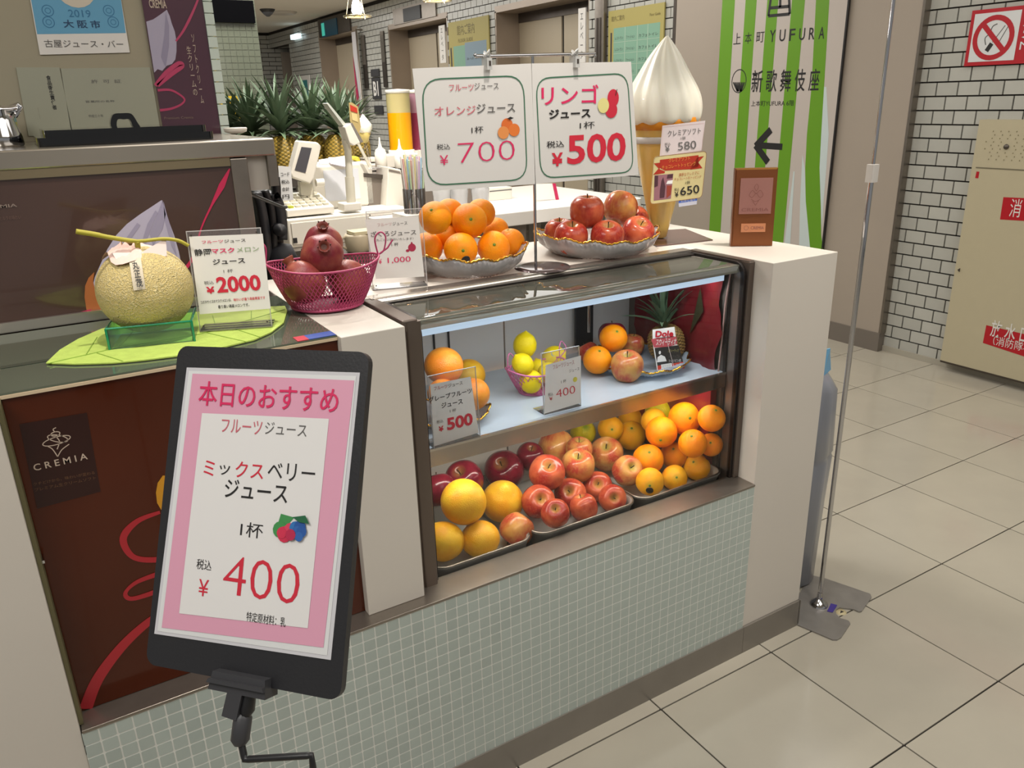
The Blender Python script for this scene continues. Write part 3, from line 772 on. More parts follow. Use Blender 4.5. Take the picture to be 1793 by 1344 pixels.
F.strokepx([(272, 150), (290, 128), (312, 112), (318, 116), (300, 130), (276, 150)], [.008, .012, .008], MATS['ribbon_rose'], 'ribbon', 3)
F.strokepx([(276, 158), (300, 158), (322, 172), (318, 182), (300, 190), (280, 193)], [.006, .004, .006], MATS['ribbon_rose'], 'ribbon', 3)
F.textpx('CREMIA', (262, 14), (290, 0), M_logo, bold=.02)
F.textpx('Premium Cremia', (288, 209), (338, 203), mat('logo_pale_dim', '#80695f', .5))
for k, s_ in enumerate(('生\nク\nリ\nー\nム\nの', 'ソ\nフ\nト\nク\nリ\nー\nム')): F.textpx(s_, ((338.5, 167), (352, 181))[k], ((333.5, 81), (339.5, 60))[k], M_logo)
F.flush()
def wallpaper(name, label, px4, m, th=.003):
    t = thing(name, label, 'poster', (.1, YW, 1.6))
    F = Flat(t, (0, YW - .001, 0), (1, 0, 0), (0, 0, 1))
    F.slab([F.px(*p) for p in px4], m, 'sheet', th, 8)
    return t, F
t, F = wallpaper('certificate', 'blue and white hygiene certificate hung on the beige wall', [(42, -60), (202, -60), (227, 92), (70, 96)], M_paper)
F.polypx([(44, -58), (203, -58), (220, 58), (65, 60)], mat('certificate_blue', '#5f9dbf', .5), 'blue_field', 9)
u, v = F.px(130, -22); F.disc(u, v, .042, .042, mat('seal_cream', '#c9bfae', .5), 'seal', 10)
F.textpx('2019', (121, 30), (157, 18), mat('cert_text_blue', '#2f6f98', .5), l=11); F.textpx('大 阪 市', (112, 49), (174, 36), mat('cert_navy', '#1c3f63', .5), l=11, bold=.02)
F.textpx('古屋ジュース・バー', (79, 83), (214, 71), M_inkg, l=11)
for a, b in (((75, 8), (92, 30)), ((92, 30), (78, 48)), ((182, 8), (198, 30)), ((190, 30), (206, 48))):
    u, v = F.px((a[0] + b[0]) / 2, (a[1] + b[1]) / 2); F.disc(u, v, .012, .012, MATS['cert_text_blue'], 'flourish', 10, hole=.0016); F.disc(u, v, .006, .006, MATS['cert_text_blue'], 'flourish_curl', 10, hole=.0012)
F.flush()
M_cert = mat('paper_grey_green', '#9c9c8a', .4)
t, F = wallpaper('name_notice', 'narrow pale notice with vertical writing on the beige wall', [(28, 118), (104, 118), (128, 238), (50, 238)], M_cert, .004)
F.textpx('食\n品\n衛\n生\n責\n任\n者', (92, 192), (88, 132), M_ink, l=9, bold=.02); F.textpx('宮\n西', (70, 208), (66, 188), M_ink, l=9, bold=.02)
F.flush()
t, F = wallpaper('permit_frame', 'grey green permit sheet in a clear sleeve beside the purple poster', [(106, 120), (262, 118), (282, 236), (126, 238)], M_cert, .010)
F.textpx('許  可  証', (160, 146), (211, 139), M_inkg, l=9); F.textpx('営業所の名称', (150, 180), (200, 175), M_inkg, l=9); F.textpx('平成三十年', (155, 206), (180, 200), M_inkg, l=9)
F.flush()

# olive mosaic column farther back with a black band and a yellow notice
YO = 3.8
x0, x1 = at(372, 60, 'y', YO).x, at(452, 60, 'y', YO).x
oc = struct(MB().box((x0 - .3, YO, 0), (x1, YO + .5, 2.72)).build('pillar', mat('olive_mosaic_grout', '#6a6e60', .5)))
q = MB(); zz = .9
while zz < 2.7:
    xx = x1 - .026
    while xx > x0 - .1: q.box((xx + .001, YO - .003, zz + .001), (xx + .025, YO, zz + .025)); xx -= .026
    zz += .026
o = q.build('mosaic_field', mat('olive_mosaic', '#5f6354', .2, coat=.4), oc); o['kind'] = 'stuff'
MB().box((x0 - .3, YO - .02, at(410, 40, 'y', YO).z), (x1 - .01, YO - .003, at(410, 1, 'y', YO).z)).build('black_band', mat('band_black', '#060608', .9, spec=.05), oc)
yz0, yz1 = at(415, 192, 'y', YO).z, at(415, 168, 'y', YO).z
t = thing('yellow_notice', 'bright yellow notice strip on the olive column behind the pineapples', 'sign', (x0, YO, 1.6))
MB().box((x0 - .02, YO - .03, yz0 - .1), (at(436, 180, 'y', YO).x, YO - .004, yz1)).build('board', mat('notice_yellow', '#c9a515', .5), t)
F = Flat(t, (0, YO - .031, 0), (1, 0, 0), (0, 0, 1)); F.textpx('パイナップル', (398, 184), (434, 172), mat('notice_red', '#8a3a10', .5), bold=.02); F.flush()
# ================================================================ FRUIT
def lerp_prof(p, n):
    q = catmull([Vector((r, z, 0)) for r, z in p], n); return [(max(v.x, 0), v.y) for v in q]
def fruit_mat(name, c1, c2, c3, rough=.3, fleck=0, bump=.15, bsc=90, coat=.04, streak=False, vary=.06, sph=0):
    "skin: c1 low, c2 where the noise runs high, c3 near the stem"
    m = mat(name, c1, rough, coat=coat, spec=.25); nt = m.node_tree; b = nt.nodes['Principled BSDF']; L = nt.links
    tc = nt.nodes.new('ShaderNodeTexCoord'); mp = nt.nodes.new('ShaderNodeMapping')
    oi = nt.nodes.new('ShaderNodeObjectInfo'); L.new(tc.outputs['Object'], mp.inputs[0])
    sc = nt.nodes.new('ShaderNodeVectorMath'); sc.operation = 'SCALE'; sc.inputs[0].default_value = (37, 17, 53)
    L.new(oi.outputs['Random'], sc.inputs['Scale']); L.new(sc.outputs[0], mp.inputs['Location'])
    n = nt.nodes.new('ShaderNodeTexNoise'); n.inputs['Scale'].default_value = 1.1; n.inputs['Detail'].default_value = 3
    L.new(mp.outputs[0], n.inputs['Vector'])
    r = nt.nodes.new('ShaderNodeValToRGB'); r.color_ramp.elements[0].position = .38; r.color_ramp.elements[1].position = .66
    r.color_ramp.elements[0].color = (*hexc(c1), 1); r.color_ramp.elements[1].color = (*hexc(c2), 1)
    L.new(n.outputs['Fac'], r.inputs[0]); last = r.outputs[0]
    if streak:
        m2 = nt.nodes.new('ShaderNodeMapping'); m2.inputs['Scale'].default_value = (7, 7, .7); L.new(tc.outputs['Object'], m2.inputs[0])
        n2 = nt.nodes.new('ShaderNodeTexNoise'); n2.inputs['Scale'].default_value = 1.6; n2.inputs['Detail'].default_value = 5; L.new(m2.outputs[0], n2.inputs['Vector'])
        rr = nt.nodes.new('ShaderNodeMapRange'); rr.inputs[1].default_value = .5; rr.inputs[2].default_value = .75; rr.inputs[4].default_value = .55; L.new(n2.outputs['Fac'], rr.inputs[0])
        mx = nt.nodes.new('ShaderNodeMixRGB'); mx.inputs[2].default_value = (*hexc(c2), 1); L.new(rr.outputs[0], mx.inputs[0]); L.new(last, mx.inputs[1]); last = mx.outputs[0]
    sx = nt.nodes.new('ShaderNodeSeparateXYZ'); L.new(tc.outputs['Object'], sx.inputs[0])
    mr = nt.nodes.new('ShaderNodeMapRange'); mr.inputs[1].default_value = .72; mr.inputs[2].default_value = .95; L.new(sx.outputs['Z'], mr.inputs[0])
    if c3:
        le = nt.nodes.new('ShaderNodeVectorMath'); le.operation = 'LENGTH'
        cb = nt.nodes.new('ShaderNodeCombineXYZ'); L.new(sx.outputs['X'], cb.inputs[0]); L.new(sx.outputs['Y'], cb.inputs[1]); L.new(cb.outputs[0], le.inputs[0])
        m3_ = nt.nodes.new('ShaderNodeMapRange'); m3_.inputs[1].default_value = .42; m3_.inputs[2].default_value = .08; L.new(le.outputs['Value'], m3_.inputs[0])
        mz = nt.nodes.new('ShaderNodeMath'); mz.operation = 'GREATER_THAN'; mz.inputs[1].default_value = 0; L.new(sx.outputs['Z'], mz.inputs[0])
        mm = nt.nodes.new('ShaderNodeMath'); mm.operation = 'MULTIPLY'; L.new(mz.outputs[0], mm.inputs[0]); L.new(m3_.outputs[0], mm.inputs[1])
        mx = nt.nodes.new('ShaderNodeMixRGB'); mx.inputs[2].default_value = (*hexc(c3), 1); L.new(mm.outputs[0], mx.inputs[0]); L.new(last, mx.inputs[1]); last = mx.outputs[0]
    L.new(last, b.inputs['Base Color'])
    n4 = nt.nodes.new('ShaderNodeTexNoise'); n4.inputs['Scale'].default_value = bsc / 4; n4.inputs['Detail'].default_value = 2; L.new(tc.outputs['Object'], n4.inputs['Vector'])
    bp = nt.nodes.new('ShaderNodeBump'); bp.inputs['Strength'].default_value = bump; bp.inputs['Distance'].default_value = .02
    L.new(n4.outputs['Fac'], bp.inputs['Height']); L.new(bp.outputs[0], b.inputs['Normal'])
    return m
M_or = fruit_mat('orange_skin', '#f08600', '#f59a00', '#d9920a', .36, bump=.30, bsc=110)
M_oy = fruit_mat('yellow_orange_skin', '#eda00f', '#f0b21c', '#cfa52a', .36, bump=.30, bsc=110)
M_gf = fruit_mat('grapefruit_skin', '#dd7a1c', '#e39330', None, .34, bump=.2, bsc=90)
M_gy = fruit_mat('yellow_grapefruit_skin', '#dd9d1f', '#e4b52e', None, .34, bump=.2, bsc=90)
M_lem = fruit_mat('lemon_skin', '#e8cc06', '#efd616', None, .35, bump=.25, bsc=70)
M_lro = fruit_mat('green_yellow_citrus_skin', '#b3a40c', '#cfbb14', '#7a9018', .35, bump=.25, bsc=70)
M_ar = fruit_mat('red_apple_skin', '#962c25', '#c0603e', '#b08a4a', .22, bump=.03, streak=True, coat=.15)
M_ab = fruit_mat('blush_apple_skin', '#ae4434', '#c89450', '#b0a050', .24, bump=.03, streak=True, coat=.15)
M_ad = fruit_mat('dark_apple_skin', '#54101f', '#761c2c', '#8c6038', .2, bump=.03, streak=True, coat=.25)
M_pg = fruit_mat('pomegranate_skin', '#74252e', '#945340', '#6b3a2a', .38, bump=.1, coat=.04)
M_stem = mat('fruit_stem_brown', '#3a2a16', .7); M_stemg = mat('fruit_stem_green', '#5d7a1c', .6)
def sph(n=40, k=24, fn=lambda z, a: 1.0, zs=1.0):
    return [(math.sin(PI * i / k), math.cos(PI * i / k) * zs) for i in range(k + 1)]
def proto_mesh(name, prof, n=40, fn=None): return MB().lathe(prof[::-1], n, fn=fn, cap=False).mesh(name)
def orange_fn(r, z, a, i):
    d = .035 * math.exp(-((r / .16) ** 2)); w = 1 + .012 * math.sin(3 * a + 1) * (1 - abs(z))
    return r * w, z * .965 - (d if z > 0 else -d * .6)
S = sph()
APR = lerp_prof([(0, .60), (.09, .66), (.24, .80), (.44, .88), (.70, .78), (.93, .48), (1.0, .10), (.955, -.28), (.80, -.62), (.57, -.83), (.37, -.88), (.2, -.82), (.08, -.74), (0, -.72)], 3)
def apple_fn(r, z, a, i): return r * (1 + .022 * math.cos(5 * a) * (.4 + abs(min(z, 0)))), z
LPR = lerp_prof([(0, 1.26), (.07, 1.24), (.15, 1.16), (.36, 1.04), (.72, .78), (.95, .36), (1, 0), (.95, -.38), (.72, -.80), (.38, -1.06), (.16, -1.12), (.08, -1.16), (0, -1.18)], 3)
PPR = lerp_prof([(.11, 1.12), (.20, 1.24), (.30, 1.28), (.26, 1.16), (.22, 1.02), (.30, .95), (.55, .84), (.86, .52), (1, .05), (.92, -.42), (.66, -.76), (.35, -.92), (0, -.94)], 3)
NPR = lerp_prof([(0, 1.16), (.15, 1.14), (.33, 1.02), (.5, .86), (.76, .64), (.96, .28), (1, -.05), (.9, -.46), (.66, -.76), (.36, -.92), (0, -.97)], 3)
PROTO = {}
def proto(kind, mesh, m, stem=None):
    mesh.materials.clear(); mesh.materials.append(m); PROTO[kind] = (mesh, stem)
def smesh(name, mb, m): me = mb.mesh(name); me.materials.append(m); return me
but = smesh('stem_button', MB().lathe([(.0, .925), (.07, .93), (.09, .945), (.05, .965), (0, .968)], 10, cap=False), M_stemg)
stk = smesh('stem', MB().tube([(0, 0, .60), (.01, 0, .82), (.05, .01, 1.04)], [.03, .028, .04], 7), M_stem)
crn = MB()
for k in range(6):
    a = 2 * PI * k / 6; c_, s_ = math.cos(a), math.sin(a)
    crn.prism([(c_ * .22 - s_ * .12, s_ * .22 + c_ * .12, 1.18), (c_ * .22 + s_ * .12, s_ * .22 - c_ * .12, 1.18), (c_ * .30, s_ * .30, 1.36)], (c_ * .03, s_ * .03, .01))
crn.lathe([(0, 1.14), (.16, 1.16)], 12, cap=False)
crn = smesh('crown', crn, mat('pomegranate_crown', '#4a2318', .7))
om = proto_mesh('orange', S, fn=orange_fn); proto('orange', om, M_or, ('stem_button', but))
proto('orange_yellow', om.copy(), M_oy, ('stem_button', but))
gm = proto_mesh('grapefruit', S, fn=lambda r, z, a, i: (r * 1.02, z * .93 + .03 * math.exp(-((r / .25) ** 2)) * (1 if z > 0 else 0)))
proto('grapefruit', gm, M_gf); proto('grapefruit_yellow', gm.copy(), M_gy)
proto('grapefruit_neck', proto_mesh('grapefruit', NPR), M_gy.copy())
am = proto_mesh('apple', APR, fn=apple_fn)
proto('apple_red', am, M_ar, ('stem', stk)); proto('apple_blush', am.copy(), M_ab, ('stem', stk)); proto('apple_dark', am.copy(), M_ad, ('stem', stk))
proto('lemon', proto_mesh('lemon', LPR), M_lem); proto('lemon_round', proto_mesh('lime', S, fn=lambda r, z, a, i: (r, z * 1.05)), M_lro)
proto('pomegranate', proto_mesh('pomegranate', PPR, fn=lambda r, z, a, i: (r * (1 + .03 * math.cos(6 * a) * (1 if z < .9 else 0)), z)), M_pg, ('crown', crn))
NAMES = dict(orange='orange', orange_yellow='orange', grapefruit='grapefruit', grapefruit_yellow='grapefruit', grapefruit_neck='grapefruit', apple_red='apple', apple_blush='apple', apple_dark='apple', lemon='lemon', lemon_round='citrus', pomegranate='pomegranate')
GRP = dict(b1='oranges in the glass bowl', b2='apples in the glass bowl', bk='pomegranates in the pink net basket', sh='fruit on the showcase shelf', t1='fruit in the left tray', t2='apples in the middle tray', t3='citrus in the right tray')
FR = [
    ('orange', 762, 381, 28, 1.62, 'b1', 'bright orange at the upper left of the orange bowl, half behind the pomegranate price card'),
    ('orange', 787, 373, 25, 1.712, 'b1', 'orange at the back of the orange bowl between the two top oranges'),
    ('orange', 822, 387, 30, 1.645, 'b1', 'glossy orange on top at the front of the orange bowl'),
    ('orange', 842, 373, 25, 1.7, 'b1', 'orange behind the glossy top orange, its stem button showing'),
    ('orange', 748, 434, 27, 1.673, 'b1', 'lowest orange at the left of the orange bowl beside the pomegranate card'),
    ('orange', 807, 437, 29, 1.618, 'b1', 'orange low in the middle of the orange bowl resting on the gold rim'),
    ('orange', 864, 433, 28, 1.616, 'b1', 'brightly lit orange low at the front right of the orange bowl'),
    ('orange', 894, 424, 24, 1.66, 'b1', 'rightmost orange of the orange bowl, behind the brightly lit one'),
    ('orange', 868, 403, 22, 1.74, 'b1', 'orange at the back of the bowl, seen only as a small arc on the right'),
    ('orange', 785, 416, 22, 1.683, 'b1', 'shaded orange in the middle of the bowl between top and bottom layers'),
    ('apple_red', 1028, 371, 29.5, 1.64, 'b2', 'deep red apple on top of the apple bowl with a short dark stem'),
    ('apple_blush', 1086, 364, 29, 1.706, 'b2', 'pink and yellow flushed apple on top right of the apple bowl'),
    ('apple_red', 1000, 416, 29, 1.632, 'b2', 'streaked red apple at the front left of the apple bowl'),
    ('apple_red', 980, 408, 26, 1.702, 'b2', 'red apple with pale yellow top at the far left of the apple bowl'),
    ('apple_red', 1063, 416, 29, 1.582, 'b2', 'red apple low in the middle front of the apple bowl'),
    ('apple_red', 1116, 408, 28, 1.609, 'b2', 'red apple at the right end of the apple bowl'),
    ('apple_red', 1112, 386, 24, 1.722, 'b2', 'red apple peeping out behind the flushed apple on the right'),
    ('pomegranate', 564, 447, 36, 1.53, 'bk', 'large bronze pink pomegranate on top of the basket, crown facing forward'),
    ('pomegranate', 566, 429, 33, 1.601, 'bk', 'pomegranate standing behind the large top one, dark crown showing'),
    ('pomegranate', 532, 494, 35, 1.515, 'bk', 'dark red pomegranate in the left half of the pink net basket'),
    ('pomegranate', 610, 491, 34, 1.55, 'bk', 'dark red pomegranate in the right half of the pink net basket'),
    ('grapefruit', 777, 640, 33, 1.528, 'sh', 'large deep orange grapefruit at the upper left of the glass showcase shelf'),
    ('grapefruit_yellow', 822, 656, 27, 1.628, 'sh', 'yellow grapefruit behind the grapefruit price card'),
    ('grapefruit', 829, 690, 28, 1.48, 'sh', 'pinkish orange grapefruit at the right edge of the gold rimmed plate'),
    ('grapefruit', 776, 690, 27, 1.48, 'sh', 'grapefruit hidden behind the grapefruit price card at the left'),
    ('lemon', 919, 604, 20, 1.60, 'sh', 'upright yellow lemon on top of the pink lemon basket'),
    ('lemon', 915, 637, 18, 1.54, 'sh', 'pointed lemon in the left side of the pink lemon basket'),
    ('lemon', 970, 625, 19, 1.6, 'sh', 'lemon with a small blue sticker above the lemon price card'),
    ('lemon', 943, 645, 15, 1.6, 'sh', 'shaded lemon in the middle of the lemon basket'),
    ('lemon', 930, 668, 20, 1.535, 'sh', 'lemon behind the netting at the front of the lemon basket'),
    ('lemon', 959, 652, 17, 1.55, 'sh', 'lemon half hidden behind the lemon price card'),
    ('orange', 1074, 592, 24, 1.574, 'sh', 'orange on top of the mixed fruit plate beside the pineapple'),
    ('orange', 1046, 630, 24.5, 1.558, 'sh', 'orange at the lower left of the mixed fruit plate'),
    ('apple_blush', 1098, 641, 28, 1.484, 'sh', 'large red flushed apple at the front of the mixed fruit plate'),
    ('apple_dark', 1072, 587, 24, 1.63, 'sh', 'dark red apple mostly hidden behind the top orange of the mixed plate'),
    ('apple_red', 1031, 617, 18, 1.645, 'sh', 'apple behind the lower left orange of the mixed plate'),
    ('apple_blush', 1108, 604, 20, 1.626, 'sh', 'orange yellow apple behind the mixed plate, left of the pineapple'),
    ('grapefruit_yellow', 811.6, 878, 39, 1.46, 't1', 'big round yellow grapefruit in the upper row of the left tray'),
    ('grapefruit_neck', 880, 877, 36, 1.521, 't1', 'yellow grapefruit with a raised neck beside the big round one'),
    ('grapefruit_yellow', 776, 947, 36, 1.442, 't1', 'yellow orange grapefruit at the lower left corner of the left tray'),
    ('grapefruit_yellow', 841, 943, 33, 1.417, 't1', 'orange yellow grapefruit at the front of the left tray below the two big ones'),
    ('apple_blush', 905, 926, 29, 1.418, 't1', 'apple with green base lying at the right end of the left tray'),
    ('apple_dark', 813, 840, 33, 1.567, 't1', 'purple red apple behind the big round grapefruit'),
    ('apple_dark', 883, 824, 34, 1.647, 't1', 'wine red apple with pale stem hollow at the back of the left tray'),
    ('apple_dark', 768, 858, 30, 1.546, 't1', 'purple apple at the very left behind the metal frame'),
    ('apple_dark', 928, 799, 24, 1.65, 't1', 'dark red apple deep under the shelf behind the wine red one'),
    ('apple_blush', 974, 782, 31, 1.661, 't2', 'large pink apple under the shelf behind the stacked apples'),
    ('apple_red', 957.6, 828, 31, 1.502, 't2', 'glossy red apple in the top row of the middle tray'),
    ('apple_blush', 1012, 815, 29, 1.518, 't2', 'yellow pink apple with upright stem in the middle of the top row'),
    ('apple_blush', 1014, 788, 23, 1.582, 't2', 'pale topped apple directly behind the yellow pink apple'),
    ('apple_blush', 1062, 795, 29, 1.593, 't2', 'red and yellow apple with green stem hollow in the top row'),
    ('apple_blush', 1098, 824, 26, 1.47, 't2', 'red flushed apple at the right end of the middle tray beside the oranges'),
    ('apple_red', 942, 878, 29, 1.462, 't2', 'red apple at the left end of the middle tray'),
    ('apple_red', 999, 866, 28, 1.482, 't2', 'red apple in the second row of the middle tray under the glossy red one'),
    ('apple_red', 1046, 852, 26, 1.485, 't2', 'red apple in the second row under the red and yellow apple'),
    ('apple_red', 972, 899, 25, 1.39, 't2', 'small red apple low at the front left of the middle tray'),
    ('apple_red', 1022, 888, 24, 1.411, 't2', 'small red apple low in the middle of the middle tray'),
    ('apple_red', 1072, 872, 24, 1.413, 't2', 'small red apple low at the right of the middle tray'),
    ('lemon_round', 1021, 757, 22, 1.733, 't3', 'greenish yellow citrus tucked under the shelf behind the apples'),
    ('orange_yellow', 1069, 750, 22, 1.673, 't3', 'yellow orange with a dark dot at the left under the shelf'),
    ('orange_yellow', 1105, 733, 22, 1.715, 't3', 'bright yellow citrus touching the shelf lip'),
    ('orange_yellow', 1105, 762, 25, 1.658, 't3', 'yellow orange with a green stem button in front of the bright yellow one'),
    ('orange_yellow', 1145, 737, 22, 1.552, 't3', 'pale orange behind the top middle orange'),
    ('lemon_round', 1154, 722, 24, 1.595, 't3', 'green yellow citrus at the back right under the shelf'),
    ('orange', 1158, 756, 27, 1.485, 't3', 'dull orange in the top row of the right tray, left of the largest'),
    ('orange', 1199, 732, 28, 1.481, 't3', 'largest orange at the top of the right tray'),
    ('orange', 1246, 732, 23.5, 1.391, 't3', 'orange at the top right corner of the right tray'),
    ('orange', 1135, 804, 26.5, 1.475, 't3', 'bright orange at the left end of the second row in the right tray'),
    ('orange', 1179, 797, 23, 1.48, 't3', 'orange in the middle of the second row in the right tray'),
    ('orange', 1213, 776, 24.5, 1.406, 't3', 'orange with a stem scar below the largest orange'),
    ('orange', 1245, 778, 20, 1.4, 't3', 'orange at the right end below the top right orange'),
    ('orange_yellow', 1138, 843, 24, 1.403, 't3', 'yellow orange with a dark sticker low at the left of the right tray'),
    ('orange_yellow', 1181, 836, 22, 1.419, 't3', 'yellow orange low in the middle of the right tray'),
    ('orange_yellow', 1220, 817, 23, 1.431, 't3', 'yellow orange low at the right of the right tray'),
]

TILT = {0: (50, -20), 2: (75, 20), 3: (-10, 12), 5: (80, 50), 6: (70, 10), 7: (10, -10), 10: (4, 3), 11: (-30, 20), 12: (18, 6), 13: (8, 0), 14: (22, 5), 15: (30, 20), 17: (62, 12), 18: (35, 4), 19: (-20, -30), 20: (5, -25),
        25: (-5, 5), 26: (10, -35), 27: (10, 60), 29: (60, 30), 30: (15, 20), 31: (40, 20), 32: (30, 10), 33: (14, 0), 37: (40, 30), 38: (20, 5), 39: (150, 10), 41: (160, 40), 42: (30, -20), 43: (38, -14), 45: (20, 10), 46: (140, 20),
        47: (35, 10), 48: (24, 0), 49: (5, 0), 50: (32, -4), 51: (40, 30), 52: (50, 20), 53: (45, -10), 54: (50, 5), 61: (36, 2), 59: (70, 20), 64: (100, 10), 65: (60, 40), 67: (36, 4), 69: (34, -8), 71: (80, 0), 72: (60, 20)}
for i, (kind, px_, py_, rp, Y, zone, lab) in enumerate(FR):
    p = at(px_, py_, 'y', Y); r = rp * 1.025 * depth_of(p) / FPX
    me, st = PROTO[kind]
    o = bpy.data.objects.new(NAMES[kind], me); COL.objects.link(o); o.location = p; o.scale = (r, r, r) if kind != 'pomegranate' else (r, r, r * 1.08)
    tx, ty = TILT.get(i, (random.uniform(-40, 60), random.uniform(-30, 30)))
    fwd = math.degrees(math.atan2(p.x, p.y))
    o.rotation_euler = (Matrix.Rotation(math.radians(-fwd), 3, 'Z') @ Matrix.Rotation(math.radians(ty), 3, 'Y') @ Matrix.Rotation(math.radians(tx), 3, 'X') @ Matrix.Rotation(random.uniform(0, 6), 3, 'Z')).to_euler()
    tag(o, lab, 'fruit', GRP[zone]); OFF[o.name] = Vector()
    if st: c_ = bpy.data.objects.new(st[0], st[1]); COL.objects.link(c_); c_.parent = o
    if i in (5, 71, 27):
        sm = MB().lathe([(0, 1.01), (.28, .975), (.29, .95)], 14, rot=Matrix.Rotation(math.radians(80 if i != 27 else 50), 3, 'X'), cap=False)
        s_ = sm.build('sticker', mat('sticker_black', '#16181a', .3) if i != 27 else mat('sticker_pale_blue', '#a9b8c4', .3), None); s_.parent = o
        # face the sticker to the viewer
        q = o.rotation_euler.to_matrix().inverted()
        d = (Vector((0, 0, CAMZ)) - p).normalized() + Vector((0, 0, -.65 if i != 27 else .4)) + Vector((.3, 0, 0)) * (1 if i == 5 else 0)
        s_.rotation_euler = (q @ d).to_track_quat('Z', 'Y').to_euler()
        s_.data = MB().lathe([(0, 1.015), (.26, .985), (.27, .95)], 14, cap=False).mesh('sticker'); s_.data.materials.append(MATS['sticker_black'] if i != 27 else MATS['sticker_pale_blue'])

# ================================================================ TRAYS, BOWLS, BASKETS
M_tray = mat('tray_steel', '#a6a6a2', .38, .2)
def tray(x0, x1, y0, y1, z0, h, lab):
    t = thing('metal_tray', lab, 'tray', ((x0 + x1) / 2, (y0 + y1) / 2, z0), 'metal fruit trays')
    L = []
    for ins, z, r in ((.012, z0 + .001, .03), (.004, z0 + h, .034), (.0, z0 + h + .002, .036), (-.003, z0 + h - .002, .038), (.0, z0 + h - .003, .036), (.010, z0, .030)):
        L.append([(u, v, z) for u, v in rrect(x0 + ins, y0 + ins, x1 - ins, y1 - ins, r, 6)])
    n = len(L[0]); mb = MB(); vs = [p for l in L for p in l]
    mb.add(vs, [(i * n + k, i * n + (k + 1) % n, (i + 1) * n + (k + 1) % n, (i + 1) * n + k) for i in range(len(L) - 1) for k in range(n)], True)
    mb.add([(u, v, z0 + .0012) for u, v, _ in L[0]], [list(range(n))]); mb.build('pan', M_tray, t)
    MB().tube([(u, v, z0 + h) for u, v, _ in L[2]], .0028, 6, closed=True).build('rim', M_steel, t)
    return t
tray(.608, .862, 1.3565, 1.70, .5005, .045, 'shallow steel tray under the yellow grapefruit, next to the left metal frame')
tray(.872, 1.172, 1.3565, 1.70, .5005, .045, 'shallow steel tray holding the stacked apples in the middle of the showcase')
tray(1.180, 1.471, 1.3565, 1.70, .5005, .045, 'shallow steel tray holding the pile of oranges at the right')
M_cg = glassy('cut_glass', (.90, .85, .84), .34, .08); M_gold = mat('gilt_rim', '#e0a640', .15, 1)
def bowl(x, y, z, ra, h, lab, n=28, sx=1.0, sy=1.0, g=M_cg):
    t = thing('glass_bowl', lab, 'bowl', (x, y, z), 'scalloped glass bowls')
    prof = [(.001, .006), (ra * .45, .006), (ra * .74, .012), (ra * .90, h * .55), (ra, h), (ra * 1.012, h), (ra * .93, h * .45), (ra * .76, .002), (ra * .45, 0), (.001, 0)]
    def fn(r, zz, a, i):
        k = r / ra; w = 1 + .035 * k * k * math.cos(n / 2 * a); zz2 = zz + .004 * (k ** 4) * math.cos(n / 2 * a) + .0012 * k * math.cos(a * n * 3)
        return r * w * math.hypot(sx * math.cos(a), sy * math.sin(a)), zz2 + h * .22 * (k ** 3) * abs(math.cos(a)) ** 2
    MB().lathe(prof, n * 6, (x, y, z), fn=fn, cap=False).build('bowl_body', g, t)
    pts = []
    for k in range(n * 6):
        a = 2 * PI * k / (n * 6); r, zz = fn(ra * 1.006, h + .001, a, 0); pts.append((x + r * math.cos(a), y + r * math.sin(a), z + zz))
    MB().tube(pts, .0024, 6, closed=True).build('gold_rim', M_gold, t)
    return t
bowl(.880, 1.665, CT + .0005, .142, .046, 'fluted clear glass bowl with gold rim heaped with oranges on the counter')
bowl(1.265, 1.662, CT + .0005, .158, .046, 'fluted clear glass bowl with gold rim heaped with apples on the counter')
bowl(.735, 1.515, SZ + .0005, .094, .020, 'small gold rimmed glass plate under the grapefruit at the left of the shelf')
c1, c2 = at(1019, 645, 'z', SZ + .02), at(1213, 640, 'z', SZ + .02)
PLX, PLY = 1.332, 1.56
bowl(PLX, PLY, SZ + .0005, .132, .022, 'wide gold rimmed glass plate with the mixed fruit and pineapple on the shelf', g=glassy('cut_glass_blue', (.62, .70, .78), .5, .08))

M_net = mat('pink_net', '#a83a62', .45); M_net2 = mat('pale_pink_plastic', '#c46a94', .4)
def basket(c, b, r, h, lab, m, strands=70, lift=.02, rot=0, group='pink net baskets'):
    t = thing('net_basket', lab, 'basket', c, group); c = Vector(c); R_ = Matrix.Rotation(rot, 3, 'Z')
    def pt(a, v):
        k = v ** .75; rx_ = b[0] + (r[0] - b[0]) * k; ry_ = b[1] + (r[1] - b[1]) * k
        return c + R_ @ Vector((rx_ * math.cos(a), ry_ * math.sin(a), .001 + h * v + lift * v * abs(math.cos(a)) ** 3))
    q = MB()
    for s_ in (1, -1):
        for k in range(strands):
            a0 = 2 * PI * k / strands
            q.tube([pt(a0 + s_ * .55 * v, v) for v in [j / 8 for j in range(9)]], .0010, 4, caps=False)
    q.build('netting', m, t)['kind'] = 'stuff'
    MB().tube([pt(2 * PI * k / 60, 1) for k in range(60)], .0024, 6, closed=True).build('rim', m, t)
    MB().tube([pt(2 * PI * k / 60, .02) for k in range(60)], .003, 6, closed=True).build('foot_ring', m, t)
    q = MB(); q.add([pt(2 * PI * k / 40, .0) for k in range(40)], [list(range(40))]); q.build('base', m, t)
    return t, pt
t, pt = basket((.490, 1.535, CT), (.068, .060), (.110, .092), .082, 'deep pink net basket of pomegranates on the white counter block', M_net, lift=.010, rot=-.2)
e = pt(0, 1)
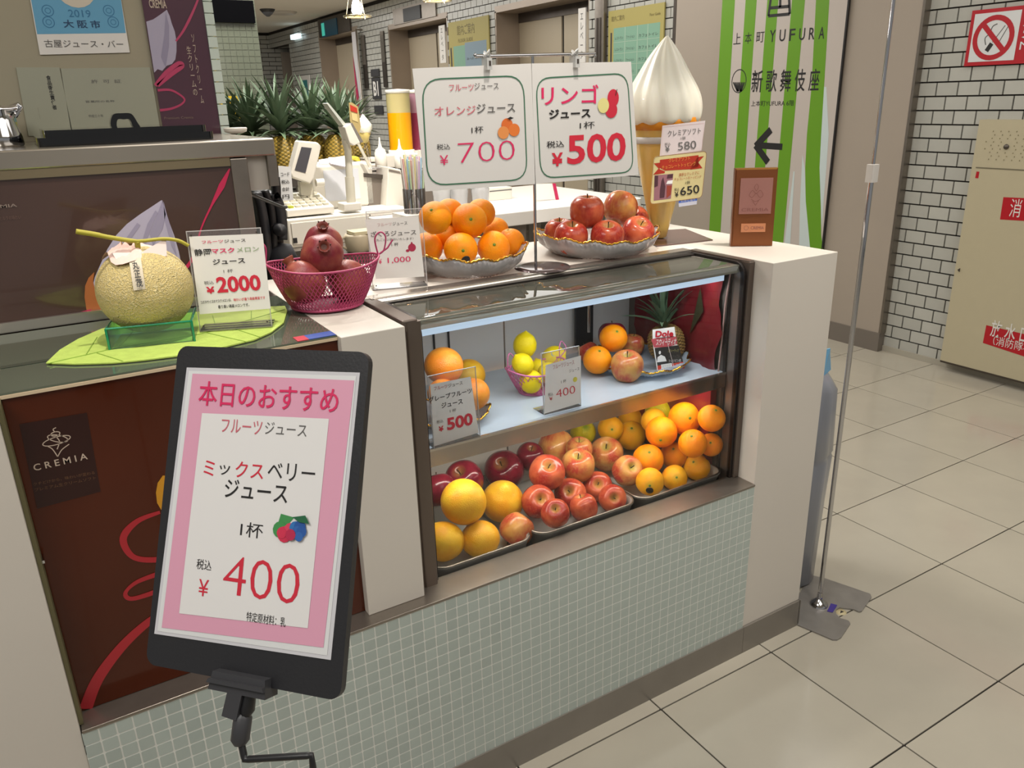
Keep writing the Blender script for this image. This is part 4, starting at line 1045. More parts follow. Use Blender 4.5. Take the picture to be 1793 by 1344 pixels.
for sgn, a in ((1, 0), (-1, PI)):
    e = pt(a, 1); d = Vector((math.cos(-.25), math.sin(-.25), 0)) * sgn
    MB().tube(catmull([e, e + Vector((0, 0, .032)) - d * .004, e + d * .008 + Vector((0, 0, .045)), e + d * .018 + Vector((0, 0, .034)), e + d * .012 + Vector((0, 0, .008)), e], 5), .0017, 6).build('handle_loop', M_net, t)
    MB().tube([e, e + d * .02 + Vector((0, 0, .012)), e + d * .032 + Vector((0, 0, .028))], .0018, 6).build('tie', M_net, t)
lb = at(932, 690, 'y', 1.535)
t, pt = basket((lb.x + .025, 1.555, SZ + .0005), (.042, .036), (.080, .058), .056, 'small pink net basket of lemons on the showcase shelf', M_net2, strands=30, lift=.012)
for a in (PI, .2):
    e = pt(a, 1); MB().tube(catmull([e, e + Vector((0, 0, .03)), e + Vector((.012, .008, .038)), e + Vector((.02, .0, .02)), e], 5), .0015, 6).build('handle_loop', M_net2, t)

# ================================================================ PINEAPPLES
M_leafg = mat('pineapple_leaf', '#50634a', .5, vary=.22, noise=.15, nscale=20)
def pineapple_skin(name, a, b):
    m = mat(name, a, .5, bump=.3, bscale=80); nt = m.node_tree; L = nt.links; bs = nt.nodes['Principled BSDF']
    at_ = nt.nodes.new('ShaderNodeAttribute'); at_.attribute_name = 'eye'; r = nt.nodes.new('ShaderNodeValToRGB')
    r.color_ramp.elements[0].color = (*hexc(b), 1); r.color_ramp.elements[1].color = (*hexc(a), 1); r.color_ramp.elements[0].position = .15; r.color_ramp.elements[1].position = .7
    L.new(at_.outputs['Fac'], r.inputs[0]); L.new(r.outputs[0], bs.inputs['Base Color']); return m
M_pine = pineapple_skin('pineapple_skin_gold', '#a08434', '#3a4220'); M_pine2 = pineapple_skin('pineapple_skin_brown', '#8a6a35', '#3c3a20')
def pine_body(mat_, R=.06, Hh=.15, n=96, k=64):
    vs = []; ey = []
    for i in range(k + 1):
        v = i / k; z = Hh * v; base = R * (1 - abs(2 * v - .94) ** 3.2 * .42)
        if i in (0, k): base *= .6
        for j in range(n):
            a = 2 * PI * j / n; p1 = math.sin(a * 8.0 + v * 30); p2 = math.sin(a * 8.0 - v * 30 + 1)
            e_ = max(0, p1 * p2) ** .5 if p1 * p2 > 0 else max(0, -p1 * p2) ** .5
            e_ = abs(p1 * p2) ** .5
            r = base + .0045 * e_; vs.append((r * math.cos(a), r * math.sin(a), z)); ey.append(e_)
    fs = [(i * n + j, i * n + (j + 1) % n, (i + 1) * n + (j + 1) % n, (i + 1) * n + j) for i in range(k) for j in range(n)]
    fs += [list(range(n))[::-1], [k * n + j for j in range(n)]]
    me = bpy.data.meshes.new('pineapple_body'); me.from_pydata(vs, [], fs); me.polygons.foreach_set('use_smooth', [True] * len(fs))
    at_ = me.attributes.new('eye', 'FLOAT', 'POINT'); at_.data.foreach_set('value', ey); me.materials.append(mat_); me.update(); return me
def leaf_mesh(L_, w, curl, up, m):
    mb = MB(); vs = []; N = 7
    for i in range(N + 1):
        t = i / N; ww = w * (1 - t) ** .7 * (1 - .2 * (1 - t))
        a = up - curl * t; 
        x = L_ * (t * math.cos(up) + .5 * curl * t * t * math.sin(up)); z = L_ * (t * math.sin(up) - .5 * curl * t * t * math.cos(up) * 1.0)
        vs += [(x, -ww / 2, z + .12 * ww), (x, 0, z - .12 * ww), (x, ww / 2, z + .12 * ww)]
    fs = []
    for i in range(N):
        for k in (0, 1): fs.append((3 * i + k, 3 * i + k + 1, 3 * i + k + 4, 3 * i + k + 3))
    mb.add(vs, fs, True); me = mb.mesh('leaf'); me.materials.append(m); return me
LEAFS = [leaf_mesh(.15, .026, .5, 1.42, M_leafg), leaf_mesh(.15, .028, .75, 1.15, M_leafg), leaf_mesh(.13, .030, 1.0, .85, M_leafg), leaf_mesh(.095, .028, 1.3, .5, M_leafg)]
BODYS = {}
def pineapple(loc, R, Hh, lab, m, leaves=30, ls=1.0, tilt=(0, 0), group=None, spread=1.0):
    key = (m.name, round(R, 3), round(Hh, 3))
    if key not in BODYS: BODYS[key] = pine_body(m, R, Hh)
    t = thing('pineapple', lab, 'fruit', loc, group); t.rotation_euler = (tilt[0], tilt[1], random.uniform(0, 6) * 0)
    b = link('body', BODYS[key], t); b.rotation_euler = (0, 0, random.uniform(0, 6))
    for k in range(leaves):
        f = k / leaves; me = LEAFS[min(3, int(f * 4))] if spread > .9 else LEAFS[min(2, int(f * 2.6))]
        o = link('leaf', me, t); o.location = (0, 0, Hh - .004 + (1 - f) * .030)
        s_ = ls * random.uniform(.85, 1.12); o.scale = (s_, s_ * 1.0, s_)
        o.rotation_euler = (random.uniform(-.12, .12), random.uniform(-.15, .1) * spread, k * 2.39996)
    return t
pc = at(1168, 660, 'y', 1.545)
PT = pineapple((pc.x, 1.545, SZ + .012), .046, .086, 'small pineapple with a printed tag standing on the mixed fruit plate', M_pine2, 24, .80, (-.05, -.16), None, .5)
# its printed tag
tg = thing('pineapple_tag', 'printed red and black tag strapped to the front of the pineapple on the plate', 'label', tuple(at(1176, 620, 'y', 1.478)))
tfo = at(1150, 655, 'y', 1.480); tfe = (at(1198, 652, 'y', 1.470) - tfo)
F = Flat(tg, tfo, tfe, Vector((-.10, .12, 1)))
F.slab([F.px(*p) for p in [(1143, 577), (1181, 572), (1184, 596), (1199, 648), (1152, 655), (1143, 600)]], M_paper, 'card', .001)
F.polypx([(1140, 594), (1150, 591), (1184, 589), (1186, 602), (1170, 607), (1145, 608)], mat('tag_rose', '#b04a50', .4), 'field', 1)
F.polypx([(1146, 609), (1188, 604), (1196, 633), (1151, 640)], mat('tag_black', '#2b2826', .4), 'field', 1)
F.polypx([(1151, 640), (1196, 633), (1200, 648), (1152, 655)], mat('tag_red', '#c03a24', .4), 'field', 1)
F.polypx([(1157, 638), (1176, 635), (1177, 643), (1158, 646)], M_paper, 'barcode', 2)
for k in range(7): F.strokepx([(1160 + k * 2.3, 645 - k * .35), (1159.6 + k * 2.3, 639 - k * .35)], .0006, M_ink, 'barcode', 3)
F.textpx('Dole', (1147, 590), (1179, 578), mat('tag_text_red', '#b5182a', .4), bold=.035); F.strokepx([(1149, 592.5), (1180, 588.5)], .0012, M_ink, 'field')
F.textpx('スウィーティオ', (1148, 605), (1184, 592), M_paper, bold=.01)
u, v = F.px(1155, 617); F.disc(u, v, .0035, .0045, M_paper, 'figure', 2); F.polypx([(1150, 634), (1151, 625), (1157, 621), (1164, 624), (1167, 632)], M_paper, 'figure', 2)
F.textpx('スウィーティオ', (1169, 617), (1188, 610), mat('tag_gold', '#a39a5c', .4)); F.textpx('パイナップル', (1170, 627), (1190, 620), M_inkg); F.textpx('フィリピン産', (1170, 634), (1192, 628), M_paper)
F.strokepx([(1165, 588), (1172, 615), (1181, 648)], .0014, mat('tag_strap', '#c9b9b4', .4), 'strap', 4)
F.flush()

# red bag hanging on the showcase side wall
q = MB(); ny, nz = 14, 12; vs = []
rb = thing('red_bag', 'crumpled translucent red plastic bag hung on the right side wall of the showcase', 'bag', (1.47, 1.55, .95))
for i in range(nz + 1):
    for j in range(ny + 1):
        y = 1.405 + .33 * j / ny; z = .80 + .29 * i / nz + .0
        y += .012 * math.sin(i * .9) * (1 if j == 0 else 0)
        vs.append((1.4785 - .012 * abs(math.sin(j * .9 + i * .35)) - .008 * abs(math.sin(i * 1.3 + j * .5)), y, z))
q.add(vs, [(i * (ny + 1) + j, i * (ny + 1) + j + 1, (i + 1) * (ny + 1) + j + 1, (i + 1) * (ny + 1) + j) for i in range(nz) for j in range(ny)], True)
q.build('film', mat('red_film', '#64121a', .3, coat=.2, bump=.5, bscale=40), rb)
MB().prism([(1.456, 1.50, .90), (1.456, 1.47, 1.03), (1.456, 1.455, .97)], (-.001, 0, 0)).build('dark_leaf_print', mat('print_dark_green', '#2c2a18', .4), rb)
MB().tube([(1.468, 1.402, .80), (1.470, 1.398, .9), (1.468, 1.392, 1.0), (1.472, 1.385, 1.085)], .0025, 6).build('seam', mat('seam_pale', '#a08078', .4), rb)
MB().box((1.455, 1.41, .52), (1.476, 1.72, .80)).build('lower_film', MATS['red_film'], rb)

# ================================================================ PRICE CARDS
M_acr = glassy('clear_acrylic', (.96, .95, .95), .05, .03); M_edge = glassy('acrylic_edge', (.9, .88, .87), .55, .05)
def card_stand(lab, bl, br, z, top, paper, lean=.14, m=M_paper, screws=True, th=.0025, group=None):
    a, b = at(*bl, 'z', z), at(*br, 'z', z); ex = (b - a); w = ex.length; ex.normalize()
    back = Vector((0, 0, 1)).cross(ex); 
    if back.y < 0: back = -back
    ey = Vector((0, 0, math.cos(lean))) + back * math.sin(lean)
    t = thing('price_card', lab, 'sign', tuple(a), group)
    F = Flat(t, a + Vector((0, 0, .0005)), ex, ey); h = F.px(*top)[1]
    F.slab([(0, 0), (w, 0), (w, h), (0, h)], M_acr, 'acrylic_sheet', th, -1)
    for u0, v0, u1, v1 in ((0, 0, w, .0015), (0, h - .0015, w, h), (0, 0, .0015, h), (w - .0015, 0, w, h)):
        F.slab([(u0, v0), (u1, v0), (u1, v1), (u0, v1)], M_edge, 'acrylic_edge', th, -1)
    n = -F.n; n2 = Vector((n.x, n.y, 0)).normalized()
    MB().prism([a + Vector((0, 0, .0005)), a + ex * w + Vector((0, 0, .0005)), a + ex * w + n2 * .05 + Vector((0, 0, .0005)), a + n2 * .05 + Vector((0, 0, .0005))], (0, 0, .002)).build('acrylic_foot', M_acr, t)
    if screws:
        for u in (.008, w - .008):
            for v in (.01, h - .008): F.disc(u, v, .0016, .0016, M_steel_d, 'screw', 3, 8)
    us = [F.px(*p) for p in paper]; F.poly(us, m, 'paper', 1)
    return t, F
mat('print_rose_d', '#b06a6a', .5)
t, F = card_stand('acrylic price card reading 2000 yen on the green leaf', (350, 581), (477, 572), CT + .002, (395, 401), [(331, 414), (460, 409), (474, 540), (350, 550)], .10)
ox, oy, s_ = 330, 400, 7.467
def Z(x, y): return (ox + x / s_, oy + y / s_)
F.textpx('フルーツ', Z(178, 198), Z(450, 145), M_pink, bold=.01); F.textpx('ジュース', Z(470, 186), Z(745, 130), M_ink, bold=.01)
F.textpx('静岡', Z(85, 358), Z(292, 258), M_ink, bold=.012); F.textpx('マスク', Z(305, 330), Z(598, 246), M_pink, bold=.025); F.textpx('メロン', Z(635, 310), Z(918, 232), mat('print_sage', '#8da07c', .5), bold=.01)
F.textpx('ジュース', Z(322, 474), Z(735, 378), M_ink, bold=.02); F.textpx('1 杯', Z(462, 578), Z(580, 526), M_inkg)
F.textpx('税込', Z(208, 732), Z(328, 678), M_inkg); F.textpx('¥', Z(240, 850), Z(338, 755), M_red, bold=.03); F.textpx('2000', Z(382, 842), Z(930, 598), M_red, bold=.03)
F.tl('コガタサイズのマスクメロンは、', Z(165, 985), Z(565, 950), 42 / s_, M_ink, .01); F.tl('味わいが違う高級果実です', Z(595, 950), Z(1005, 920), 40 / s_, M_red, .01); F.tl('香り高い高級メロンです。', Z(392, 1045), Z(798, 1015), 45 / s_, M_ink, .01)
F.flush()
t, F = card_stand('acrylic price card reading 1,000 yen between the net basket and the orange bowl', (653, 509), (749, 500.5), CT, (690, 367), [(639, 384), (732, 378), (743, 484), (658, 488)], .05)
ox, oy, s_ = 630, 360, 8.958
F.tl('フルーツ', Z(278, 325), Z(500, 308), 48 / s_, mat('print_faint_rose', '#c8a2a2', .5)); F.tl('ジュース', Z(515, 308), Z(745, 295), 52 / s_, M_inkg)
F.tl('ざくろジュース', Z(175, 492), Z(885, 455), 88 / s_, M_inkg, .008); F.tl('（丸ごと２個分いたします）', Z(240, 560), Z(840, 530), 40 / s_, M_inkg)
F.tl('1 杯', Z(498, 636), Z(608, 628), 55 / s_, M_ink); F.tl('1,000', Z(440, 912), Z(800, 885), 98 / s_, M_pink); F.tl('¥', Z(300, 915), Z(350, 908), 78 / s_, M_pink)
u, v = F.px(*Z(818, 655)); F.disc(u, v, .0085, .0085, mat('print_garnet', '#a82a48', .5), 'picture', 2); F.disc(u - .010, v - .006, .004, .003, MATS['print_garnet'], 'picture', 2); F.disc(u, v + .009, .002, .003, MATS['print_garnet'], 'picture', 2)
F.flush()
t, F = card_stand('price card reading 500 yen in front of the grapefruit on the shelf', (760, 786), (842, 765), SZ + .003, (790, 650), [(753, 673), (824, 659), (838, 757), (760, 781)], .06, screws=False)
ox, oy, s_ = 740, 640, 8.958
F.tl('フルーツ', Z(178, 388), Z(385, 348), 60 / s_, MATS['print_rose_d'], .01); F.tl('ジュース', Z(400, 342), Z(625, 290), 58 / s_, M_inkg, .01)
F.tl('グレープフルーツ', Z(95, 578), Z(770, 428), 88 / s_, M_ink, .012); F.tl('ジュース', Z(295, 668), Z(628, 592), 85 / s_, M_ink, .015); F.tl('1 杯', Z(425, 735), Z(525, 715), 52 / s_, M_inkg)
F.tl('税込', Z(220, 908), Z(320, 885), 50 / s_, M_inkg); F.tl('¥', Z(252, 1038), Z(330, 1018), 86 / s_, M_red, .03); F.tl('500', Z(385, 1018), Z(788, 922), 200 / s_, M_red, .035)
F.flush()
t, F = card_stand('price card reading 400 yen in front of the lemon basket on the shelf', (953, 727), (1018, 711), SZ + .003, (985, 611), [(955, 639), (1017, 622), (1017, 705), (953, 724)], .06, screws=False)
ox, oy, s_ = 740, 450, 4.978
F.tl('フルーツジュース', Z(1135, 978), Z(1320, 930), 38 / s_, MATS['print_rose_d']); F.tl('ジュース', Z(1275, 1006), Z(1365, 983), 28 / s_, M_inkg); F.tl('1 杯', Z(1205, 1102), Z(1250, 1092), 32 / s_, M_inkg)
u, v = F.px(*Z(1328, 1065)); F.disc(u, v, .006, .006, mat('print_lemon', '#cfc24a', .5), 'picture', 2)
F.tl('税込', Z(1092, 1215), Z(1135, 1204), 30 / s_, M_inkg); F.tl('¥', Z(1105, 1250), Z(1132, 1242), 30 / s_, M_red); F.tl('400', Z(1163, 1224), Z(1328, 1182), 68 / s_, M_red, -.012)
F.flush()

# hanging signs on a steel stand
YS = 1.58
st = thing('sign_stand', 'thin steel stand with a crossbar carrying two hanging price signs', 'stand', (1.024, YS, CT))
MB().lathe([(0, .004), (.05, .004), (.066, .002), (.068, 0)], 32, (1.04, YS, CT + .0005)).build('base_plate', mat('base_smoke', '#5a4f50', .12, .6), st)
MB().tube([(1.024, YS + .004, CT), (1.024, YS + .004, 1.588)], .0035, 10).build('pole', M_chrome, st)
MB().tube([(.880, YS + .004, 1.588), (1.195, YS + .004, 1.594)], .004, 10).build('crossbar', M_chrome, st)
for x in (.880, 1.195): MB().lathe([(0, -.005), (.005, 0), (0, .005)], 10, (x, YS + .004, 1.590)).build('end_ball', M_chrome, st)
M_clip = glassy('clip_clear', (.8, .8, .78), .5, .1)
def hang(lab, corners):
    t = thing('hanging_price_sign', lab, 'sign', tuple(at(*corners[0], 'y', YS)), 'hanging price signs')
    F = Flat(t, (0, YS - .002, 0), (1, 0, 0), (0, 0, 1))
    F.slab([F.px(*p) for p in corners], mat('laminate_white', '#d3d0cc', .22, coat=.5), 'sheet', .0012)
    return t, F
def clip(px_, py_, lab):
    c = at(px_, py_, 'y', YS - .004)
    t = thing('bulldog_clip', lab, 'clip', tuple(c))
    MB().box((c.x - .006, YS - .012, c.z - .022), (c.x + .006, YS + .012, c.z + .002)).build('jaw', M_clip, t)
    MB().tube([(c.x - .007, YS, c.z + .004), (c.x, YS - .012, c.z + .016), (c.x + .007, YS, c.z + .004)], .003, 6).tube([(c.x - .007, YS, c.z + .004), (c.x, YS + .010, c.z + .014), (c.x + .007, YS, c.z + .004)], .003, 6).build('grip', M_clip, t)
    MB().box((c.x - .002, YS - .0125, c.z - .014), (c.x + .003, YS - .012, c.z - .004)).build('spring', M_steel_d, t)
t, F = hang('white hanging sign with green outline, orange juice 700 yen', [(745, 335), (938, 322), (930, 111), (722, 120)])
def ringpx(F, a, b, c, d, r, w, m):
    q = [Vector((*F.px(*p), 0)) for p in (a, b, c, d)]   # BL BR TR TL
    pts = []
    for i in range(4):
        p, pr, nx = q[i], q[i - 1], q[(i + 1) % 4]; e1 = p + (pr - p).normalized() * r; e2 = p + (nx - p).normalized() * r
        for k in range(7):
            t_ = k / 6; pts.append(((1 - t_) ** 2 * e1 + 2 * t_ * (1 - t_) * p + t_ * t_ * e2)[:2])
    F.ring(pts, w, m, 'green_outline', 2)
M_outl = mat('print_outline_green', '#3a6a50', .5)
ringpx(F, (748, 326), (924, 315), (917, 131), (737, 138), .045, .0028, M_outl)
ox, oy, s_ = 700, 0, 3.584
F.textpx('フルーツ', Z(310, 572), Z(462, 528), mat('print_rose', '#c2606c', .5), bold=.005); F.textpx('ジュース', Z(468, 562), Z(618, 518), M_inkg)
F.textpx('オレンジ', Z(218, 728), Z(474, 662), MATS['print_rose'], bold=.005); F.textpx('ジュース', Z(482, 712), Z(722, 645), M_inkg, bold=.01)
F.textpx('1杯', Z(450, 838), Z(522, 790), M_ink); F.textpx('税込', Z(232, 942), Z(314, 900), M_ink); F.textpx('¥', Z(252, 1036), Z(302, 972), M_pink); F.textpx('700', Z(368, 1024), Z(718, 878), M_pink, bold=-.022)
for lk, (x, y, m) in enumerate(((672, 782, '#d2682a'), (716, 815, '#d8732e'), (648, 832, '#d98a4a'))):
    u, v = F.px(*Z(x, y)); F.disc(u, v, .0145, .0135, mat('print_' + {'#d2682a': 'tangerine', '#d8732e': 'orange', '#d98a4a': 'cut_orange'}[m], m, .5), 'picture', 3 + lk)
F.polypx([Z(668, 745), Z(690, 732), Z(712, 740), Z(690, 750)], M_ink, 'picture', 7)
F.flush()
t, F = hang('white hanging sign with green outline, bold apple juice 500 yen', [(937, 322), (1118, 306), (1105, 108), (931, 111)])
ringpx(F, (946, 313), (1110, 302), (1099, 127), (937, 136), .040, .0028, M_outl)
F.textpx('リンゴ', Z(888, 660), Z(1246, 530), M_pink, bold=.012); F.textpx('ジュース', Z(935, 748), Z(1196, 678), M_ink, bold=.03); F.textpx('1杯', Z(1128, 810), Z(1222, 760), M_ink)
F.textpx('税込', Z(920, 930), Z(1030, 880), M_ink, bold=.005); F.textpx('¥', Z(952, 1045), Z(1022, 955), M_red, bold=.028); F.textpx('500', Z(1050, 1034), Z(1418, 828), M_red, bold=.022)
u, v = F.px(*Z(1350, 615)); F.disc(u - .006, v, .017, .020, mat('print_apple', '#c2263c', .5), 'picture', 3); u, v = F.px(*Z(1325, 690)); F.disc(u, v, .018, .018, MATS['print_apple'], 'lower_picture', 4)
u, v = F.px(*Z(1275, 662)); F.disc(u, v, .0165, .017, mat('print_apple_flesh', '#d8d08a', .5), 'picture', 5); F.strokepx([Z(1350, 600), Z(1360, 560)], .002, M_stem, 'picture', 6)
F.flush()
clip(854, 103, 'clear plastic clip holding the orange juice sign on the crossbar'); clip(1008, 100, 'clear plastic clip holding the apple juice sign on the crossbar')

# ================================================================ MELON ON ITS STAND
lf = thing('leaf_mat', 'bright green felt leaf mat lying on the glass counter top', 'mat', tuple(at(300, 590, 'z', CT)))
out = [(81, 637), (105, 614), (137, 595), (178, 577), (240, 562), (300, 552), (360, 546), (430, 540), (499, 537), (503, 545), (497, 566), (475, 583), (446, 596), (396, 608), (350, 617), (307, 625), (250, 632), (195, 637), (130, 639)]
M_felt = mat('leaf_felt', '#a9bf5a', .85, noise=.08, nscale=60, bump=.4, bscale=250)
vs = [at(x, y, 'z', CT - .002) for x, y in out]
MB().prism(vs, (0, 0, .0022)).build('felt', M_felt, lf)
M_vein = mat('leaf_vein', '#7c9a34', .8)
def V_(px_, py_): return at(px_, py_, 'z', CT + .0004)
MB().tube([V_(85, 636), V_(200, 610), V_(350, 585), V_(498, 542)], .0012, 5).build('midrib', M_vein, lf)
for a, b in (((150, 622), (170, 590)), ((170, 618), (215, 632)), ((210, 606), (240, 572)), ((360, 582), (430, 598)), ((400, 572), (455, 590)), ((380, 578), (372, 552)), ((440, 560), (440, 545))):
    MB().tube([V_(*a), V_(*b)], .0009, 5).build('vein', M_vein, lf)
M_gac = glassy('green_acrylic', (.74, .95, .82), .07, .03); M_gedge = mat('green_acrylic_edge', '#0f7f5c', .1, coat=.5)
ms = thing('melon_stand', 'clear green acrylic riser under the melon', 'stand', (.147, 1.48, CT))
a, b = at(192, 612, 'z', CT + .0005), at(341, 597, 'z', CT + .0005); ex = (b - a).normalized(); w = (b - a).length; bk = Vector((-ex.y, ex.x, 0)); up = Vector((0, 0, .036))
dp = .10
for nm, p, q_, tv in (('front_wall', a, b, bk * .003), ('back_wall', a + bk * dp, b + bk * dp, -bk * .003), ('side_wall', a, a + bk * dp, ex * .003), ('side_wall', b, b + bk * dp, -ex * .003)):
    MB().prism([p, q_, q_ + up, p + up], tv).build(nm, M_gac, ms)
for p in (a, b):
    MB().tube([p, p + up], .0022, 6).build('edge', M_gedge, ms)
MB().tube([a + up, b + up], .0020, 6).build('edge', M_gedge, ms); MB().tube([b + up, b + bk * dp + up], .0020, 6).build('edge', M_gedge, ms); MB().tube([a + up, a + bk * dp + up], .0016, 6).build('edge', M_gedge, ms)
mc = at(255, 506, 'y', 1.505); mr = 79.5 * depth_of(mc) / FPX
M_mel = mat('musk_melon_skin', '#a79f58', .6); nt = M_mel.node_tree; L = nt.links
tc = nt.nodes.new('ShaderNodeTexCoord'); vo = nt.nodes.new('ShaderNodeTexVoronoi'); vo.feature = 'DISTANCE_TO_EDGE'; vo.inputs['Scale'].default_value = 17
nz_ = nt.nodes.new('ShaderNodeTexNoise'); nz_.inputs['Scale'].default_value = 6; ad = nt.nodes.new('ShaderNodeMixRGB'); ad.inputs[0].default_value = .12
L.new(tc.outputs['Object'], ad.inputs[1]); L.new(tc.outputs['Object'], nz_.inputs[0]); L.new(nz_.outputs['Color'], ad.inputs[2]); L.new(ad.outputs[0], vo.inputs['Vector'])
rr = nt.nodes.new('ShaderNodeValToRGB'); rr.color_ramp.elements[0].color = (*hexc('#d2c18c'), 1); rr.color_ramp.elements[1].color = (*hexc('#c3ae70'), 1); rr.color_ramp.elements[0].position = .03; rr.color_ramp.elements[1].position = .14
L.new(vo.outputs['Distance'], rr.inputs[0]); L.new(rr.outputs[0], nt.nodes['Principled BSDF'].inputs['Base Color'])
mrg = nt.nodes.new('ShaderNodeMapRange'); mrg.inputs[1].default_value = 0; mrg.inputs[2].default_value = .15; mrg.inputs[3].default_value = 1; mrg.inputs[4].default_value = 0; L.new(vo.outputs['Distance'], mrg.inputs[0])
bp = nt.nodes.new('ShaderNodeBump'); bp.inputs['Strength'].default_value = .5; bp.inputs['Distance'].default_value = .014; L.new(mrg.outputs[0], bp.inputs['Height']); L.new(bp.outputs[0], nt.nodes['Principled BSDF'].inputs['Normal'])
me = MB().lathe(sph(48, 32)[::-1], 48, fn=lambda r, z, a, i: (r, z * .95), cap=False).mesh('musk_melon'); me.materials.append(M_mel)
ml = bpy.data.objects.new('musk_melon', me); COL.objects.link(ml); ml.location = mc; ml.scale = (mr,) * 3; OFF[ml.name] = Vector()
tag(ml, 'round netted musk melon with T shaped stem and paper tag on a green stand', 'fruit')
def mpart(mb, name, m):
    me = bpy.data.meshes.new(name); me.from_pydata([tuple((v - mc) / mr) for v in mb.v], [], mb.f); me.polygons.foreach_set('use_smooth', mb.sm); me.materials.append(m)
    return link(name, me, ml)
M_vine = mat('melon_stem', '#a49a30', .6)
ys = 1.478
mpart(MB().tube(catmull([at(133, 405, 'y', ys), at(165, 410, 'y', ys), at(195, 416, 'y', ys), at(240, 422, 'y', ys), at(285, 418, 'y', ys), at(312, 421, 'y', ys), at(330, 430, 'y', ys)], 4), [.0042] * 6 + [.0038] * 6 + [.003] * 13, 8), 'stem', M_vine)
mpart(MB().tube([at(240, 422, 'y', ys), at(243, 445, 'y', ys + .015)], .0045, 8), 'stem_base', M_vine)
# tissue and tag
tm_ = MB(); ns = 26; vs = []
for i in range(5):
    for k in range(ns):
        a_ = 2 * PI * k / ns; rad = mr * (.16 + .11 * i * (1 + .28 * math.sin(3 * a_ + 1))); zz = math.sqrt(max(mr * mr - rad * rad, 0)) * .95 + .002 + .004 * math.sin(5 * a_ + i) + (0.006 if i == 0 else 0)
        vs.append(mc + Vector((rad * math.cos(a_) - .012, rad * math.sin(a_), zz)))
tm_.add(vs, [(i * ns + k, i * ns + (k + 1) % ns, (i + 1) * ns + (k + 1) % ns, (i + 1) * ns + k) for i in range(4) for k in range(ns)], True)
mpart(tm_, 'tissue_wrap', mat('tissue_pink_white', '#e0bfb4', .8, sss=.1))
bw = MB()
for s1, w1 in ((-1, .042), (1, .045)):
    c0 = at(246, 445, 'y', ys - .005)
    bw.prism([c0, c0 + Vector((s1 * w1, .01, .018 if s1 > 0 else .004)), c0 + Vector((s1 * w1 * .9, .0, -.010)), c0 + Vector((s1 * .01, -.005, -.012))], (0, -.003, .003))
mpart(bw, 'bow', mat('tissue_pale', '#e6d2ca', .8))
d = Vector((0, 0, 1)); tagpts = []
for k in range(7):
    p = at(236 + k * 1.4, 452 + k * 9.2, 'y', 1.5); dr = ray(236 + k * 1.4, 452 + k * 9.2); o_ = Vector((0, 0, CAMZ)); oc = o_ - mc
    A_ = dr.dot(dr); B_ = 2 * oc.dot(dr); C_ = oc.dot(oc) - (mr * 1.012) ** 2; disc = B_ * B_ - 4 * A_ * C_
    if disc > 0: tagpts.append(o_ + dr * ((-B_ - math.sqrt(disc)) / (2 * A_)))
tv = MB(); vs = []
for p in tagpts: vs += [p + Vector((-.0092, 0, 0)), p + Vector((.0092, -.0008, 0))]
tv.add(vs, [(2 * i, 2 * i + 1, 2 * i + 3, 2 * i + 2) for i in range(len(tagpts) - 1)], True); mpart(tv, 'paper_tag', mat('tag_paper', '#cbbfa8', .6))
if len(tagpts) > 3:
    F = Flat(ml, tagpts[3] + Vector((0, -.0018, .001)), (1, -.05, 0), tagpts[2] - tagpts[4]); F.text('丸\n正\n茂', (-.005, -.024), (.005, .022), M_ink, bold=.02)
    for (nm, _), (mb_, m_) in F.acc.items(): mpart(mb_, 'lettering', m_)

# ================================================================ BLACK MENU BOARD IN FRONT
BC = Vector((.147, .784, 1.102)); bex = Vector((.64495808, -.76295041, .04399714)); bey = Vector((.29202725, .2992486, .90838888))
bd = thing('menu_board', 'black board sign with pink price sheet on a bent metal arm', 'sign', tuple(BC))
F = Flat(bd, BC, bex, bey)
F.slab(rrect(-.120, -.181, .1215, .1685, .013, 6), mat('board_black', '#222225', .42, bump=.1, bscale=300), 'board', .009, -2)
F.slab([F.px(*p) for p in ((270, 1109), (579, 1155), (630, 652), (327, 643))], mat('laminate_film', '#c9c8cc', .15, coat=.8), 'laminate', .0006, 0)
F.polypx([(276, 1104), (573, 1147), (624, 658), (331, 649)], M_paper2, 'sheet', 1)
F.polypx([(284, 1098), (567, 1133), (621, 666), (338, 654)], mat('sheet_pink', '#d59ab0', .35), 'pink_border', 2)
F.polypx([(315, 1073), (540, 1099), (577, 733), (355, 723)], mat('sheet_white', '#dcdad8', .35), 'white_field', 3)
ox, oy, s_ = 240, 600, 1.807
F.textpx('本日のおすすめ', Z(195, 197), Z(643, 142), mat('print_deep_pink', '#d0285c', .4), l=4, bold=.008)
F.textpx('フルーツ', Z(268, 282), Z(400, 248), MATS['print_rose'], l=4, bold=.002); F.textpx('ジュース', Z(406, 288), Z(541, 258), M_inkg, l=4)
F.textpx('ミ', Z(212, 418), Z(250, 374), M_red, l=4, bold=.005); F.textpx('ッ', Z(262, 416), Z(298, 388), M_ink, l=4); F.textpx('クス', Z(312, 424), Z(405, 381), M_red, l=4, bold=.005)
F.textpx('ベリー', Z(414, 430), Z(568, 388), M_ink, l=4, bold=.002); F.textpx('ジュース', Z(278, 487), Z(482, 448), M_ink, l=4, bold=.008)
F.textpx('1杯', Z(328, 611), Z(403, 572), M_ink, l=4); F.textpx('税込', Z(190, 714), Z(240, 688), M_ink, l=4)
F.textpx('¥', Z(195, 798), Z(231, 750), M_red, l=4); F.textpx('400', Z(271, 792), Z(522, 702), M_red, l=4, bold=-.012); F.textpx('特定原材料：乳', Z(348, 878), Z(474, 868), M_ink, l=4)
